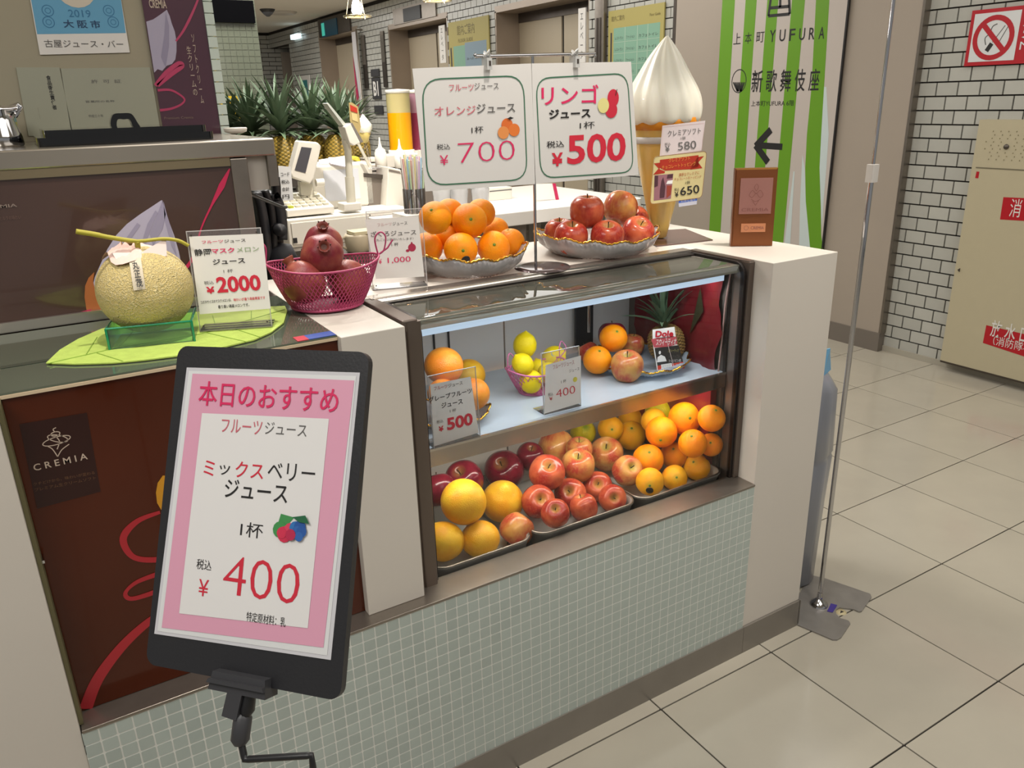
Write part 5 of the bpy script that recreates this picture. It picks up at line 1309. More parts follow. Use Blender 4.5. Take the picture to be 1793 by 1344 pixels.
for lk, (x, y, m, r) in enumerate(((455, 590, '#3f8a4c', .0085), (470, 605, '#c8304e', .0085), (488, 592, '#d0405c', .0075), (462, 600, '#c8304e', .006), (505, 585, '#2f6fae', .007), (520, 582, '#27549a', .007), (512, 600, '#2f5fa4', .007), (526, 596, '#27549a', .006), (518, 612, '#2f5fa4', .005), (492, 606, '#b0284a', .006))):
    nm = {'#3f8a4c': 'berry_leaf', '#c8304e': 'raspberry', '#d0405c': 'raspberry_light', '#2f6fae': 'blueberry_light', '#27549a': 'blueberry_dark', '#2f5fa4': 'blueberry', '#b0284a': 'raspberry_dark'}[m]
    u, v = F.px(*Z(x, y)); F.disc(u, v, r, r, mat('print_' + nm, m, .4), 'berry_picture_%s' % ['leaf', 'red', 'red_light', 'red', 'blue_light', 'blue_dark', 'blue', 'blue_dark', 'blue', 'red_dark'][lk], 5 + lk * .5, 12)
F.polypx([Z(498, 550), Z(540, 545), Z(552, 572), Z(520, 566)], mat('print_dark_leaf', '#23603f', .4), 'berry_picture', 11)
F.polypx([Z(440, 600), Z(458, 540), Z(500, 552), Z(480, 575)], MATS['print_berry_leaf'], 'berry_picture', 4)
F.flush()
cl = MB()
def BP(u, v, l=0): return BC + bex * u + bey * v + F.n * l
cl.prism([BP(-.028, -.190, -.012), BP(.042, -.190, -.012), BP(.040, -.171, -.012), BP(-.024, -.171, -.012)], F.n * .022); cl.build('clip_jaw', mat('clip_charcoal', '#38383b', .45), bd)
MB().prism([BP(-.028, -.182, .010), BP(.042, -.182, .010), BP(.040, -.178, .010), BP(-.026, -.178, .010)], F.n * .004).build('clip_ridge', MATS['clip_charcoal'], bd)
MB().prism([BP(-.008, -.214, -.004), BP(.010, -.216, -.004), BP(.014, -.190, -.004), BP(-.004, -.190, -.004)], F.n * .014).build('clip_lever', MATS['clip_charcoal'], bd)
MB().tube([BP(.016, -.190), BP(.015, -.206), BP(.013, -.212)], [.007, .008, .006], 10).build('ball_joint', M_black, bd)
MB().tube([BP(.012, -.210), BP(.011, -.214), BP(.010, -.238), BP(.0105, -.243)], [.006, .0095, .0095, .006], 12).build('collar', MATS['clip_charcoal'], bd)
q0 = BP(.0115, -.240); q1 = BP(.018, -.256); q2 = at(545, 1322, 'y', q1.y - .045); 
pth = [q0, q1 + (q0 - q1) * .3, q1, q1 + (q2 - q1) * .06, q2 - (q2 - q1) * .06, q2, q2 + Vector((.0, 0, -.015)), q2 + Vector((0, 0, -.72)), Vector((q2.x, q2.y, .012))]
MB().tube(pth, .0036, 8).build('bent_arm', M_black, bd)
MB().lathe([(0, .012), (.09, .010), (.11, .004), (.11, 0)], 32, (q2.x, q2.y, .0005)).build('floor_base', M_black, bd)

# ================================================================ SOFT SERVE CONE DISPLAY
cx, cy = 1.518, 1.705
sc_ = thing('soft_serve_model', 'tall display model of a soft serve in a yellow wafer cone', 'model', (cx, cy, CT))
MB().prism([at(1150, 432, 'z', CT + .0004), at(1248, 421, 'z', CT + .0004), at(1200, 402, 'z', CT + .0004), at(1100, 408, 'z', CT + .0004)], (0, 0, .003)).build('base_plate', mat('base_maroon', '#5d4540', .18, coat=.4), sc_)
b0 = Vector((cx, cy, CT + .004))
M_wafer = mat('wafer_yellow', '#d2ae5c', .32, noise=.08, nscale=12, coat=.3)
cpf = [(.012, 0), (.02, .004), (.026, .03), (.042, .10), (.060, .18), (.078, .255), (.088, .30), (.092, .315), (.086, .318)]
MB().lathe(cpf, 48, b0, fn=lambda r, z, a, i: (r * (1 + .01 * math.cos(10 * a)), z)).build('cone', M_wafer, sc_)
MB().lathe([(.087, .292), (.094, .296), (.097, .322), (.090, .326)], 48, b0).build('cone_rim', mat('wafer_orange', '#c67d14', .32), sc_)
MB().lathe([(.0795, .258), (.0835, .275), (.085, .2751), (.081, .258)], 48, b0, cap=False).build('label_band', mat('band_grey', '#a79f98', .4), sc_)
def sw(r, z, a, i):
    k = (z - .31) / .24; return r * (1 + .040 * math.cos(12 * a + 3.2 * k) * (1 - max(0, k - .8) * 2)), z
spf = lerp_prof([(.088, .306), (.097, .314), (.101, .330), (.101, .352), (.096, .376), (.085, .400), (.066, .432), (.045, .468), (.030, .490), (.016, .508), (.005, .521), (0, .524)], 3)
cr = MB().lathe(spf, 84, (0, 0, 0), fn=sw, cap=False)
for v in cr.v:
    k = max(0, (v.z - .42) / .13); v.x += .010 * k * k - .004; v += b0
cr.build('swirl', mat('cream_white', '#dcd8c8', .4, sss=.12, coat=.15), sc_)
def cone_card(name, lab, F_pts, m, ydepth):
    t = thing(name, lab, 'sign', tuple(at(*F_pts[0], 'y', ydepth)))
    a, b = at(*F_pts[0], 'y', ydepth + .018), at(*F_pts[1], 'y', ydepth - .018)
    F = Flat(t, a, b - a, (0, .04, 1)); return t, F
ox, oy, s_ = 1120, 200, 7.906
t, F = cone_card('cone_price_card', 'white card reading 580 clipped below the soft serve swirl', [(1155, 276), (1228, 266)], M_paper, 1.60)
F.slab([F.px(*p) for p in ((1155, 276), (1228, 264), (1235, 211), (1160, 220))], mat('card_lilac_white', '#cbbfbf', .35), 'card', .001)
F.ring([F.px(*p) for p in (Z(295, 582), Z(860, 500), Z(893, 122), Z(322, 175))], .0008, MATS['print_faint_rose'], 'outline', 1)
F.tl('クレミアソフト', Z(388, 310), Z(845, 265), 82 / s_, M_inkg, .005); F.tl('1個', Z(565, 354), Z(632, 346), 40 / s_, M_inkg); F.tl('580', Z(530, 502), Z(782, 472), 112 / s_, M_inkg); F.tl('税込', Z(345, 436), Z(425, 426), 40 / s_, M_inkg); F.tl('¥', Z(355, 525), Z(415, 517), 86 / s_, M_inkg, .01)
F.flush()
t, F = cone_card('topping_price_card', 'cream card with red ribbon heading and photo reading 650 on the wafer cone', [(1142, 354), (1226, 345)], M_paper, 1.59)
cq = [Vector((*F.px(*p), 0)) for p in ((1138, 358), (1229, 346), (1238, 264), (1145, 274))]; pts = []
for i in range(4):
    p, pr_, nx = cq[i], cq[i - 1], cq[(i + 1) % 4]; e1 = p + (pr_ - p).normalized() * .012; e2 = p + (nx - p).normalized() * .012
    for k in range(5):
        t_ = k / 4; pts.append(tuple(((1 - t_) ** 2 * e1 + 2 * t_ * (1 - t_) * p + t_ * t_ * e2)[:2]))
F.slab(pts, mat('card_cream', '#c3b684', .35), 'card', .001); F.ring(pts, .0010, mat('outline_brown', '#8a5a3c', .4), 'outline', 1)
M_rib = mat('ribbon_print_red', '#a02c1a', .4)
F.polypx([Z(280, 630), Z(815, 565), Z(815, 725), Z(700, 760), Z(350, 780), Z(275, 740)], M_rib, 'ribbon', 1)
F.polypx([Z(195, 680), Z(285, 668), Z(275, 760), Z(350, 790), Z(345, 815), Z(185, 838), Z(262, 750)], M_rib, 'ribbon_end', 1); F.polypx([Z(805, 590), Z(890, 578), Z(810, 665), Z(868, 745), Z(700, 765), Z(705, 735)], M_rib, 'ribbon_tail', 1)
F.tl('クレミアソフト', Z(400, 668), Z(695, 634), 56 / s_, mat('print_amber', '#d0803a', .4), .01); F.tl('チョコレートトッピング', Z(305, 765), Z(775, 706), 56 / s_, MATS['print_amber'], .01)
F.polypx([Z(195, 1195), Z(432, 1165), Z(465, 822), Z(205, 845)], mat('photo_mauve', '#8c6068', .4), 'photo', 1)
F.polypx([Z(200, 1010), Z(250, 990), Z(255, 850), Z(208, 850)], mat('photo_dark', '#4a2c34', .4), 'photo', 2); F.polypx([Z(275, 1160), Z(340, 1150), Z(355, 1000), Z(325, 870), Z(300, 920), Z(280, 1050)], MATS['photo_dark'], 'photo', 2)
F.polypx([Z(375, 890), Z(455, 880), Z(462, 825), Z(385, 835)], MATS['photo_dark'], 'photo', 2); F.polypx([Z(365, 965), Z(450, 960), Z(458, 910), Z(385, 920)], MATS['sheet_white'], 'photo', 2); F.polypx([Z(370, 1160), Z(430, 1110), Z(445, 985), Z(375, 985)], mat('photo_rust', '#8a3a2c', .4), 'photo', 2)
F.tl('濃厚なクレミアに', Z(540, 862), Z(825, 828), 45 / s_, mat('print_rust', '#a0502c', .4)); F.tl('チョコレートをトッピング', Z(480, 920), Z(850, 880), 40 / s_, MATS['print_rust'])
F.tl('1個', Z(632, 968), Z(692, 960), 42 / s_, M_ink); F.tl('650', Z(562, 1128), Z(825, 1088), 118 / s_, M_ink, .008); F.tl('税込', Z(480, 1066), Z(545, 1056), 44 / s_, M_ink); F.tl('¥', Z(487, 1148), Z(540, 1138), 74 / s_, M_ink, .01)
F.polypx([Z(540, 1232), Z(795, 1195), Z(800, 1145), Z(545, 1182)], mat('band_blue', '#3f5fae', .4), 'blue_tab', -1); F.polypx([Z(545, 1282), Z(792, 1245), Z(795, 1195), Z(540, 1232)], mat('tab_white', '#b9b9c4', .4), 'blue_tab', -1)
F.textpx('お持ち帰り', Z(570, 1222), Z(770, 1165), MATS['tab_white'], l=0)
F.flush()

# bronze plaque
a, b = at(1279, 431, 'z', CT + .001), at(1352, 430, 'z', CT + .001)
pq = thing('bronze_plaque', 'upright bronze plaque with a copper relief square and small plate', 'plaque', tuple(a))
F = Flat(pq, a, b - a, (-.02, .05, 1)); w = (b - a).length; h = F.px(1318, 294)[1]
M_brz = mat('bronze', '#86502e', .32, .55); M_cop = mat('copper_pink', '#b07c72', .3, .45)
F.slab([(0, 0), (w, 0), (w, h), (0, h)], M_brz, 'block', .018, 0)
F.slab([(.004, .004), (w - .004, .004), (w - .004, h - .004), (.004, h - .004)], M_brz, 'face', .003, 5)
for e_, m_ in ((([(0, h), (w, h), (w - .004, h - .004), (.004, h - .004)]), mat('bronze_bright', '#c08a4a', .3, .6)),): F.poly(e_, m_, 'bevel', 4)
F.slab([(w * .14, h * .42), (w * .90, h * .42), (w * .90, h * .875), (w * .14, h * .875)], M_cop, 'relief_square', .002, 9)
F.slab([(w * .22, h * .185), (w * .80, h * .185), (w * .80, h * .295), (w * .22, h * .295)], mat('copper_orange', '#cf8a62', .35, .3), 'small_plate', .002, 9)
M_rel = mat('relief_shade', '#97645c', .35, .4)
u0, v0 = w * .52, h * .66
for pp_ in ([(-.018, 0), (-.010, .012), (0, .004), (.010, .012), (.018, 0), (.010, -.006), (0, .004), (-.010, -.006), (-.018, 0)], [(-.012, -.010), (0, -.016), (.012, -.010)], [(0, -.026), (-.008, -.014)], [(0, -.026), (.008, -.014)], [(0, .010), (-.005, .020), (0, .028), (.005, .020), (0, .010)]):
    F.stroke([(u0 + x, v0 + y) for x, y in pp_], .0012, M_rel, 'relief_emblem', 11)
F.text('CREMIA', (w * .20, h * .455), (w * .84, h * .495), M_rel, l=11); F.disc(w * .34, h * .24, .006, .006, MATS['relief_shade'], 'relief_emblem', 11, hole=.0008); F.text('CREMIA', (w * .45, h * .22), (w * .76, h * .26), M_rel, l=11)
F.flush()
# ================================================================ BEHIND THE COUNTER
BZ = 1.02
M_wplas = mat('white_plastic', '#cfcabf', .38); M_wplas2 = mat('off_white_plastic', '#bdb8a8', .42)
M_cabd = mat('cabinet_dark', '#3a3430', .5); M_greyb = mat('grey_brown_cabinet', '#6e655c', .5)
def pface(x0, y0, x1, y1, Y):
    a = at(x0, y1, 'y', Y); b = at(x1, y0, 'y', Y); return a, b
def pbox(x0, y0, x1, y1, Y, dy, name, m, parent, bevel=.0):
    a, b = pface(x0, y0, x1, y1, Y)
    return MB().box((a.x, Y, a.z), (b.x, Y + dy, b.z)).build(name, m, parent, bevel=bevel)
def pprism(pts, Y, dy, name, m, parent, bevel=0):
    return MB().prism([at(x, y, 'y', Y) for x, y in pts], (0, dy, 0)).build(name, m, parent, bevel=bevel)
t = thing('back_counter', 'grey counter behind the bar carrying the cash register and drawer', 'counter', (1.2, 3.1, 0))
MB().box((.66, 2.78, 0), (1.72, 3.50, BZ - .025)).build('body', M_cabd, t); MB().box((.64, 2.76, BZ - .025), (1.74, 3.52, BZ)).build('worktop', M_steel, t)
t = thing('white_shelf_counter', 'bright white shelf counter with rounded corner behind the apple bowl', 'counter', (2.3, 3.4, 0))
MB().rbox((1.97, 3.10, BZ - .058), (2.66, 4.05, BZ), .05, 'z', 5).build('top', mat('white_lacquer', '#dcd8d2', .3), t, bevel=.003)
MB().box((2.06, 3.2, 0), (2.10, 3.24, BZ - .058)).build('leg', M_steel, t); MB().box((2.56, 3.2, 0), (2.60, 3.24, BZ - .058)).build('leg', M_steel, t)
MB().box((2.1, 3.5, .02), (2.6, 3.98, .86)).build('cabinet', M_greyb, t)
t = thing('menu_card', 'white folded card with crimson edge standing on the white shelf counter', 'card', (2.2, 3.3, BZ))
pprism([(938, 322), (968, 321), (975, 349), (940, 349)], 3.36, .004, 'card_face', M_paper, t); pprism([(968, 321), (973, 321), (979, 349), (974, 350)], 3.355, .004, 'crimson_edge', mat('crimson_edge', '#b01c4c', .4), t)
t = thing('white_box', 'small white box on the white shelf counter under the hanging signs', 'box', (2.1, 3.6, BZ))
MB().rbox((2.02, 3.55, BZ + .001), (2.16, 3.68, BZ + .06), .01, 'z').build('carton', M_wplas, t)
MB().box((2.025, 3.549, BZ + .045), (2.155, 3.551, BZ + .05)).build('lid_line', M_inkg, t)

t = thing('cash_till', 'long white cash drawer under the register', 'cash drawer', (1.0, 2.83, BZ))
MB().box((.788, 2.83, BZ), (1.27, 3.26, BZ + .100)).build('case', M_wplas, t, bevel=.004)
MB().box((.80, 2.826, BZ + .012), (1.26, 2.83, BZ + .088)).build('drawer_front', M_wplas, t, bevel=.001)
MB().box((.80, 2.824, BZ + .018), (.815, 2.8262, BZ + .036)).build('label', M_ink, t)
MB().lathe([(0, .004), (.008, .003), (.009, 0)], 12, (1.22, 2.826, BZ + .06), rot=Matrix.Rotation(PI / 2, 3, 'X')).build('lock', M_steel_d, t)
RZ = BZ + .100
t = thing('cash_register', 'white cash register with keypad and tilted grey screen', 'cash register', (.95, 3.0, RZ))
MB().box((.955, 3.02, RZ), (1.20, 3.24, RZ + .165)).build('printer_body', M_wplas, t, bevel=.008)
MB().box((1.0, 3.0185, RZ + .03), (1.14, 3.02, RZ + .145)).build('printer_door', mat('door_cool_white', '#c3c5cb', .4), t)
MB().prism([(.80, 2.86, RZ + .006), (.80, 3.04, RZ + .012), (.80, 3.04, RZ + .072), (.80, 2.86, RZ + .030)], (.175, 0, 0)).build('keypad', M_wplas, t, bevel=.003)
kp = bpy.data.objects['keypad']
for i in range(5):
    for j in range(6):
        x = .812 + j * .026; y = 2.875 + i * .031; z = RZ + .030 + (y - 2.86) / .18 * .042
        o = MB().rbox((x, y, z), (x + .020, y + .022, z + .008), .002, 'z', 1).build('key', mat('key_cream', '#c4c0ae', .45) if (i, j) != (0, 0) else mat('key_green', '#a9ae3a', .45), kp)
pprism([(524, 246), (556, 249), (563, 256), (550, 312), (543, 322), (512, 311), (509, 304)], 2.93, .055, 'screen_housing', M_wplas, t, bevel=.005)
pprism([(528, 257), (546, 259), (535, 303), (516, 298)], 2.9285, .002, 'screen', mat('screen_grey', '#45454a', .2), t)
pprism([(525, 318), (546, 322), (552, 345), (528, 342)], 2.97, .03, 'screen_arm', M_wplas2, t)
MB().lathe([(.014, 0), (.014, .03)], 12, at(553, 320, 'y', 2.94), rot=Matrix.Rotation(PI / 2, 3, 'Y')).build('hinge', M_wplas, t)
t = thing('receipt_paper', 'crumpled white receipt papers lying on top of the register', 'paper', (1.05, 3.1, RZ + .165))
MB().prism([(1.0, 3.05, RZ + .166), (1.10, 3.03, RZ + .166), (1.12, 3.1, RZ + .185), (1.02, 3.12, RZ + .175)], (0, 0, .004)).build('sheet', M_paper, t)
MB().prism([(1.03, 3.02, RZ + .166), (1.09, 3.0, RZ + .150), (1.10, 3.03, RZ + .180), (1.04, 3.06, RZ + .186)], (0, -.002, .004)).build('sheet', mat('paper_lilac', '#c9c2cc', .5), t)
t = thing('customer_display', 'white pole with a tilted display head beside the register', 'display', tuple(at(617, 368, 'y', 2.86)))
pbox(603, 354, 633, 371, 2.84, .07, 'foot', M_wplas, t, .004)
c = at(615, 356, 'y', 2.875); c2 = at(609, 262, 'y', 2.875)
MB().tube([c, c + (c2 - c) * .5], .017, 14).build('pole', M_wplas2, t); MB().tube([c + (c2 - c) * .5, c2, c2 + Vector((-.008, 0, .035))], .013, 14).build('upper_pole', M_wplas2, t)
pprism([(603, 222), (614, 216), (631, 250), (620, 255), (612, 250)], 2.83, .07, 'head', M_wplas, t, .003)
pprism([(614, 216), (617, 215), (636, 248), (631, 250)], 2.832, .06, 'head_glass', mat('head_glass_grey', '#6f6a66', .2), t)
pprism([(572, 181), (575, 180), (609, 221), (605, 225)], 2.85, .05, 'card_arm', mat('arm_pale', '#a9ada4', .35), t)
t = thing('menu_flyer', 'small brown and yellow menu flyer clipped upright behind the display pole', 'card', tuple(at(620, 250, 'y', 3.0)))
pprism([(611, 180), (616, 179), (627, 187), (632, 222), (628, 236), (613, 212)], 2.99, .004, 'card', mat('flyer_tan', '#9c8a5a', .5), t); pprism([(613, 183), (625, 189), (626, 198), (614, 194)], 2.988, .002, 'red_field', M_rib, t); pprism([(615, 197), (625, 200), (627, 214), (617, 210)], 2.988, .002, 'photo', mat('flyer_cream', '#b8a774', .5), t)
pprism([(618, 236), (622, 236), (650, 290), (646, 292)], 2.99, .006, 'stake', M_wplas2, t)
t = thing('small_soft_serve_model', 'small soft serve model on a clear holder behind the register', 'model', tuple(at(640, 275, 'y', 3.05)))
c = at(638, 232, 'y', 3.05)
MB().lathe([(0, -.04), (.012, -.035), (.024, 0), (.022, .002)], 16, c).build('cone', mat('cone_pale', '#c3b06a', .4), t)
MB().lathe([(.024, 0), (.030, .012), (.028, .03), (.016, .048), (.004, .064), (0, .068)], 20, c, fn=lambda r, z, a, i: (r * (1 + .08 * math.cos(6 * a + z * 60)), z)).build('swirl', MATS['cream_white'], t)
MB().tube([c + Vector((0, 0, -.03)), c + Vector((.015, 0, -.13))], .005, 8).tube([c + Vector((0, 0, -.04)), c + Vector((-.02, 0, -.10))], .003, 6).build('holder', M_acr, t)
MB().lathe([(0, .004), (.04, .003), (.042, 0)], 18, c + Vector((.016, 0, -.135))).build('holder_foot', M_acr, t)
t = thing('condiment_tray', 'white tray of boxes beside the register with a yellow sponge and pink carton', 'tray', tuple(at(640, 300, 'y', 3.2)))
pbox(652, 285, 690, 303, 3.2, .14, 'box', M_wplas, t, .003); pbox(622, 282, 650, 304, 3.12, .08, 'pink_carton', mat('carton_pink', '#c7a99e', .5), t, .002); pprism([(618, 280), (622, 273), (629, 275), (633, 284)], 3.10, .04, 'sponge', mat('sponge_yellow', '#c3b33c', .8), t, .003)
pbox(640, 276, 668, 284, 3.25, .10, 'lid', M_wplas, t, .002)
MB().box((1.16, 3.08, BZ), (1.68, 3.42, at(650, 303, 'y', 3.12).z)).build('riser', M_greyb, t)
def bottle(px_, ybot, ytop, Y, lab):
    b, tp = at(px_, ybot, 'y', Y), at(px_, ytop, 'y', Y); h = tp.z - b.z; t = thing('squeeze_bottle', lab, 'bottle', tuple(b), 'white squeeze bottles')
    MB().lathe([(.022, 0), (.024, .004), (.024, h * .48), (.020, h * .52)], 20, b).build('bottle_body', M_wplas, t)
    MB().lathe([(.022, h * .50), (.020, h * .58), (.008, h * .66), (.005, h * .8), (.0025, h)], 16, b).build('nozzle', M_wplas, t)
bottle(668, 292, 240, 3.12, 'white squeeze bottle nearest the register, pointed nozzle'); bottle(702, 294, 243, 3.10, 'white squeeze bottle in front of the juice dispenser')
t = thing('bottle_caddy', 'white plastic caddy standing behind the squeeze bottles', 'caddy', tuple(at(690, 292, 'y', 3.16)))
pbox(676, 268, 738, 294, 3.17, .10, 'bin', M_wplas, t, .003); pbox(736, 262, 748, 294, 3.15, .02, 'divider', M_wplas, t)
t = thing('leaning_board', 'tall white leaning panel between the register and the straw cup', 'panel', tuple(at(690, 370, 'y', 2.95)))
pprism([(680, 292), (702, 297), (712, 375), (676, 375)], 2.96, .12, 'panel_body', M_wplas, t, .003); pprism([(681, 296), (700, 300), (702, 304), (681, 300)], 2.958, .002, 'slot', M_greyb, t)
t = thing('grey_bin', 'dark grey tub between the register and the white panel', 'tub', tuple(at(660, 374, 'y', 3.0)))
pprism([(640, 308), (680, 312), (676, 376), (646, 374)], 3.02, .1, 'tub_body', M_greyb, t, .003); pprism([(638, 303), (684, 307), (684, 314), (638, 310)], 3.01, .12, 'tub_rim', M_steel_d, t)
# juice dispenser
def tank(px_, r, Y, m, mtop, lab, fill=.66):
    b, tp = at(px_, 262, 'y', Y), at(px_, 163, 'y', Y); h = tp.z - b.z
    t = thing('juice_dispenser', lab, 'dispenser', tuple(b), 'juice dispensers')
    MB().lathe([(r, 0), (r, h * fill)], 32, b).build('juice', m, t)
    MB().lathe([(r, h * fill), (r, h)], 32, b, cap=False).build('tank_wall', mtop, t)
    MB().lathe([(r * 1.02, h), (r * 1.04, h + .004), (r * 1.02, h + .014), (0, h + .018)], 32, b).build('tank_lid', M_wplas, t)
    MB().lathe([(r * 1.12, -.045), (r * 1.12, 0), (r, .001)], 32, b).build('tank_base', M_wplas, t)
    MB().tube([b + Vector((0, 0, h * .1)), b + Vector((0, 0, h * .95))], .006, 8).build('stirrer', M_wplas2, t)
    z0 = b.z - .045; MB().box((b.x - r, Y - r, BZ), (b.x + r, Y + r, z0)).build('machine_body', M_wplas, t, bevel=.004)
tank(703, .052, 3.42, mat('orange_juice', '#e8a008', .25, coat=.5), glassy('tank_film_orange', (.86, .74, .35), .55, .08), 'round tank of bright orange juice behind the squeeze bottles')
tank(738, .050, 3.46, mat('berry_juice', '#7c2c48', .25, coat=.5), glassy('tank_film_berry', (.55, .30, .38), .6, .08), 'round tank of purple berry juice half hidden by the orange juice sign')
# straws
c = at(727, 372, 'y', 2.55); t = thing('straw_cup', 'wire cup full of pastel striped straws behind the orange bowl', 'cup', tuple(c))
h = at(722, 330, 'y', 2.55).z - c.z
MB().lathe([(.034, 0), (.036, h), (.034, h), (.032, .003)], 24, c, cap=False).build('cup_wall', M_acr, t)
q = MB()
for k in range(14): a_ = 2 * PI * k / 14; q.box((c.x + .035 * math.cos(a_) - .002, c.y + .035 * math.sin(a_) - .002, c.z), (c.x + .035 * math.cos(a_) + .002, c.y + .035 * math.sin(a_) + .002, c.z + h))
q.build('wire_cage', M_steel_d, t)['kind'] = 'stuff'
cols = ['#9fc3d8', '#d8a9a0', '#b9cfa8', '#d8cf9a', '#d9d4cc', '#c9b2cf']
for k in range(30):
    a_ = 2.4 * k; r_ = .028 * math.sqrt(k / 30); p = c + Vector((r_ * math.cos(a_), r_ * math.sin(a_), .004)); d = Vector((r_ * math.cos(a_) * .55, r_ * math.sin(a_) * .55, h * 2.2 + random.uniform(-.01, .01)))
    o = MB().tube([p, p + d], .0032, 6).build('straw', mat('straw_%d' % (k % 6), cols[k % 6], .4)); tag(o, ['pale blue', 'salmon pink', 'soft green', 'pale yellow', 'off white', 'lilac'][k % 6] + ' drinking straw standing in the wire straw cup', 'straw', 'pastel straws in the wire cup')
MB().box((c.x - .06, c.y - .06, 0), (c.x + .05, c.y + .06, c.z - .001)).build('stand', M_wplas, t)
# clear cups behind the orange bowl
for k, (px_, lab) in enumerate(((775, 'stack behind the left oranges'), (805, 'stack beneath the 700 yen sign'), (842, 'stack behind the right oranges'))):
    c = at(px_, 372, 'y', 2.6)
    for j in range(4): tag(MB().lathe([(.026, 0), (.034, .085), (.036, .086)], 24, c + Vector((0, 0, .012 * j)), cap=False).build('clear_cup', glassy('cup_clear', (.9, .9, .9), .35, .1)), ['lowest', 'second lowest', 'third', 'topmost'][j] + ' clear cup of the ' + lab, 'cup', lab)
t = thing('white_work_table', 'white work table behind the fruit bowls', 'table', (1.5, 2.6, 0))
zt0 = at(805, 374, 'y', 2.6).z
MB().box((1.06, 2.50, zt0 - .05), (1.62, 2.75, zt0)).build('top', MATS['white_lacquer'], t, bevel=.003)
MB().box((1.08, 2.54, 0), (1.60, 2.73, zt0 - .05)).build('base', M_greyb, t)
t = thing('cream_pitcher', 'cream plastic pitcher behind the pomegranates', 'pitcher', tuple(at(625, 440, 'y', 2.2)))
c = at(627, 440, 'y', 2.2)
MB().lathe([(.028, 0), (.034, .004), (.036, .045), (.033, .052), (.030, .050)], 24, c).build('pitcher_body', mat('cream_plastic', '#b9ad94', .45), t)
MB().tube([c + Vector((-.034, 0, .012)), c + Vector((-.048, 0, .020)), c + Vector((-.046, 0, .042)), c + Vector((-.034, 0, .046))], .004, 8).build('handle', MATS['cream_plastic'], t)
MB().rbox((c.x - .02, c.y - .03, c.z + .052), (c.x + .06, c.y + .03, c.z + .060), .006, 'z').build('lid', mat('cream_lid', '#c9bf9e', .45), t)
MB().box((c.x - .12, c.y - .04, 0), (c.x + .3, c.y + .16, c.z - .0005)).build('stand', M_steel_d, t)
# black padded bag at the end of the steel cabinet
t = thing('black_bag', 'black padded bag with curved straps hanging at the end of the steel cabinet', 'bag', (.56, 2.0, 1.0))
YQ = 2.02
def ribb(pts, w, dy, name, m):
    P3 = [at(x, y, 'y', YQ) for x, y in pts]; P3 = catmull(P3, 5); vs = []
    for i, p in enumerate(P3):
        t_ = (P3[min(i + 1, len(P3) - 1)] - P3[max(i - 1, 0)]).normalized(); nn = Vector((t_.z, 0, -t_.x))
        vs += [p + nn * w / 2 + Vector((0, dy, 0)), p + nn * w * .42, p - nn * w * .42, p - nn * w / 2 + Vector((0, dy, 0))]
    n = len(P3); fs = []
    for i in range(n - 1):
        for k in range(3): fs.append((4 * i + k, 4 * i + k + 1, 4 * i + k + 5, 4 * i + k + 4))
        fs.append((4 * i + 3, 4 * i, 4 * i + 4, 4 * i + 7))
    fs += [(0, 1, 2, 3), (4 * n - 4, 4 * n - 1, 4 * n - 2, 4 * n - 3)]
    return MB().add(vs, fs, True).build(name, m, t)
M_blk2 = mat('black_rubber', '#121215', .5); M_blk3 = mat('charcoal_rubber', '#26272b', .5)
ribb([(452, 338), (460, 365), (466, 400), (470, 440), (474, 470)], .022, .03, 'strap', M_blk3)
ribb([(466, 334), (476, 362), (480, 400), (482, 440)], .016, .03, 'strap', M_blk2)
ribb([(480, 340), (490, 358), (495, 385), (496, 420)], .026, .03, 'strap', M_blk3)
ribb([(484, 310), (486, 330), (486, 352)], .020, .02, 'buckle', M_blk2)
pprism([(452, 336), (490, 336), (497, 352), (499, 470), (470, 500), (462, 420)], YQ + .03, .10, 'back_panel', M_blk2, t, .008)
c = at(492, 452, 'y', YQ + .02); MB().lathe([(0, -.045), (.03, -.035), (.042, 0), (.03, .032), (0, .04)], 20, c).build('pouch', mat('navy_black_cloth', '#14161d', .7), t)
MB().lathe([(0, -.02), (.016, -.012), (.016, .012), (0, .02)], 14, at(489, 402, 'y', YQ - .01), rot=Matrix.Rotation(PI / 2, 3, 'X')).build('wheel', M_blk3, t)
t = thing('paper_notice', 'white notice with handwriting between the black bag and the register', 'paper', tuple(at(498, 340, 'y', 2.6)))
F = Flat(t, (0, 2.6, 0), (1, 0, 0), (0, 0, 1)); F.slab([F.px(*p) for p in ((487, 290), (509, 292), (514, 350), (492, 352))], M_paper2, 'sheet', .002)
for k in range(4): F.textpx(['コード', '税込', '合計', '円'][k], (492 + k, 309 + k * 13), (506, 301 + k * 13), M_ink, bold=.01)
F.flush()
MB().box((.62, 2.595, .9), (.70, 2.60, at(495, 352, 'y', 2.6).z)).build('holder', M_wplas, t); MB().box((.60, 2.55, 0), (.76, 2.66, .9)).build('holder_base', M_cabd, t)

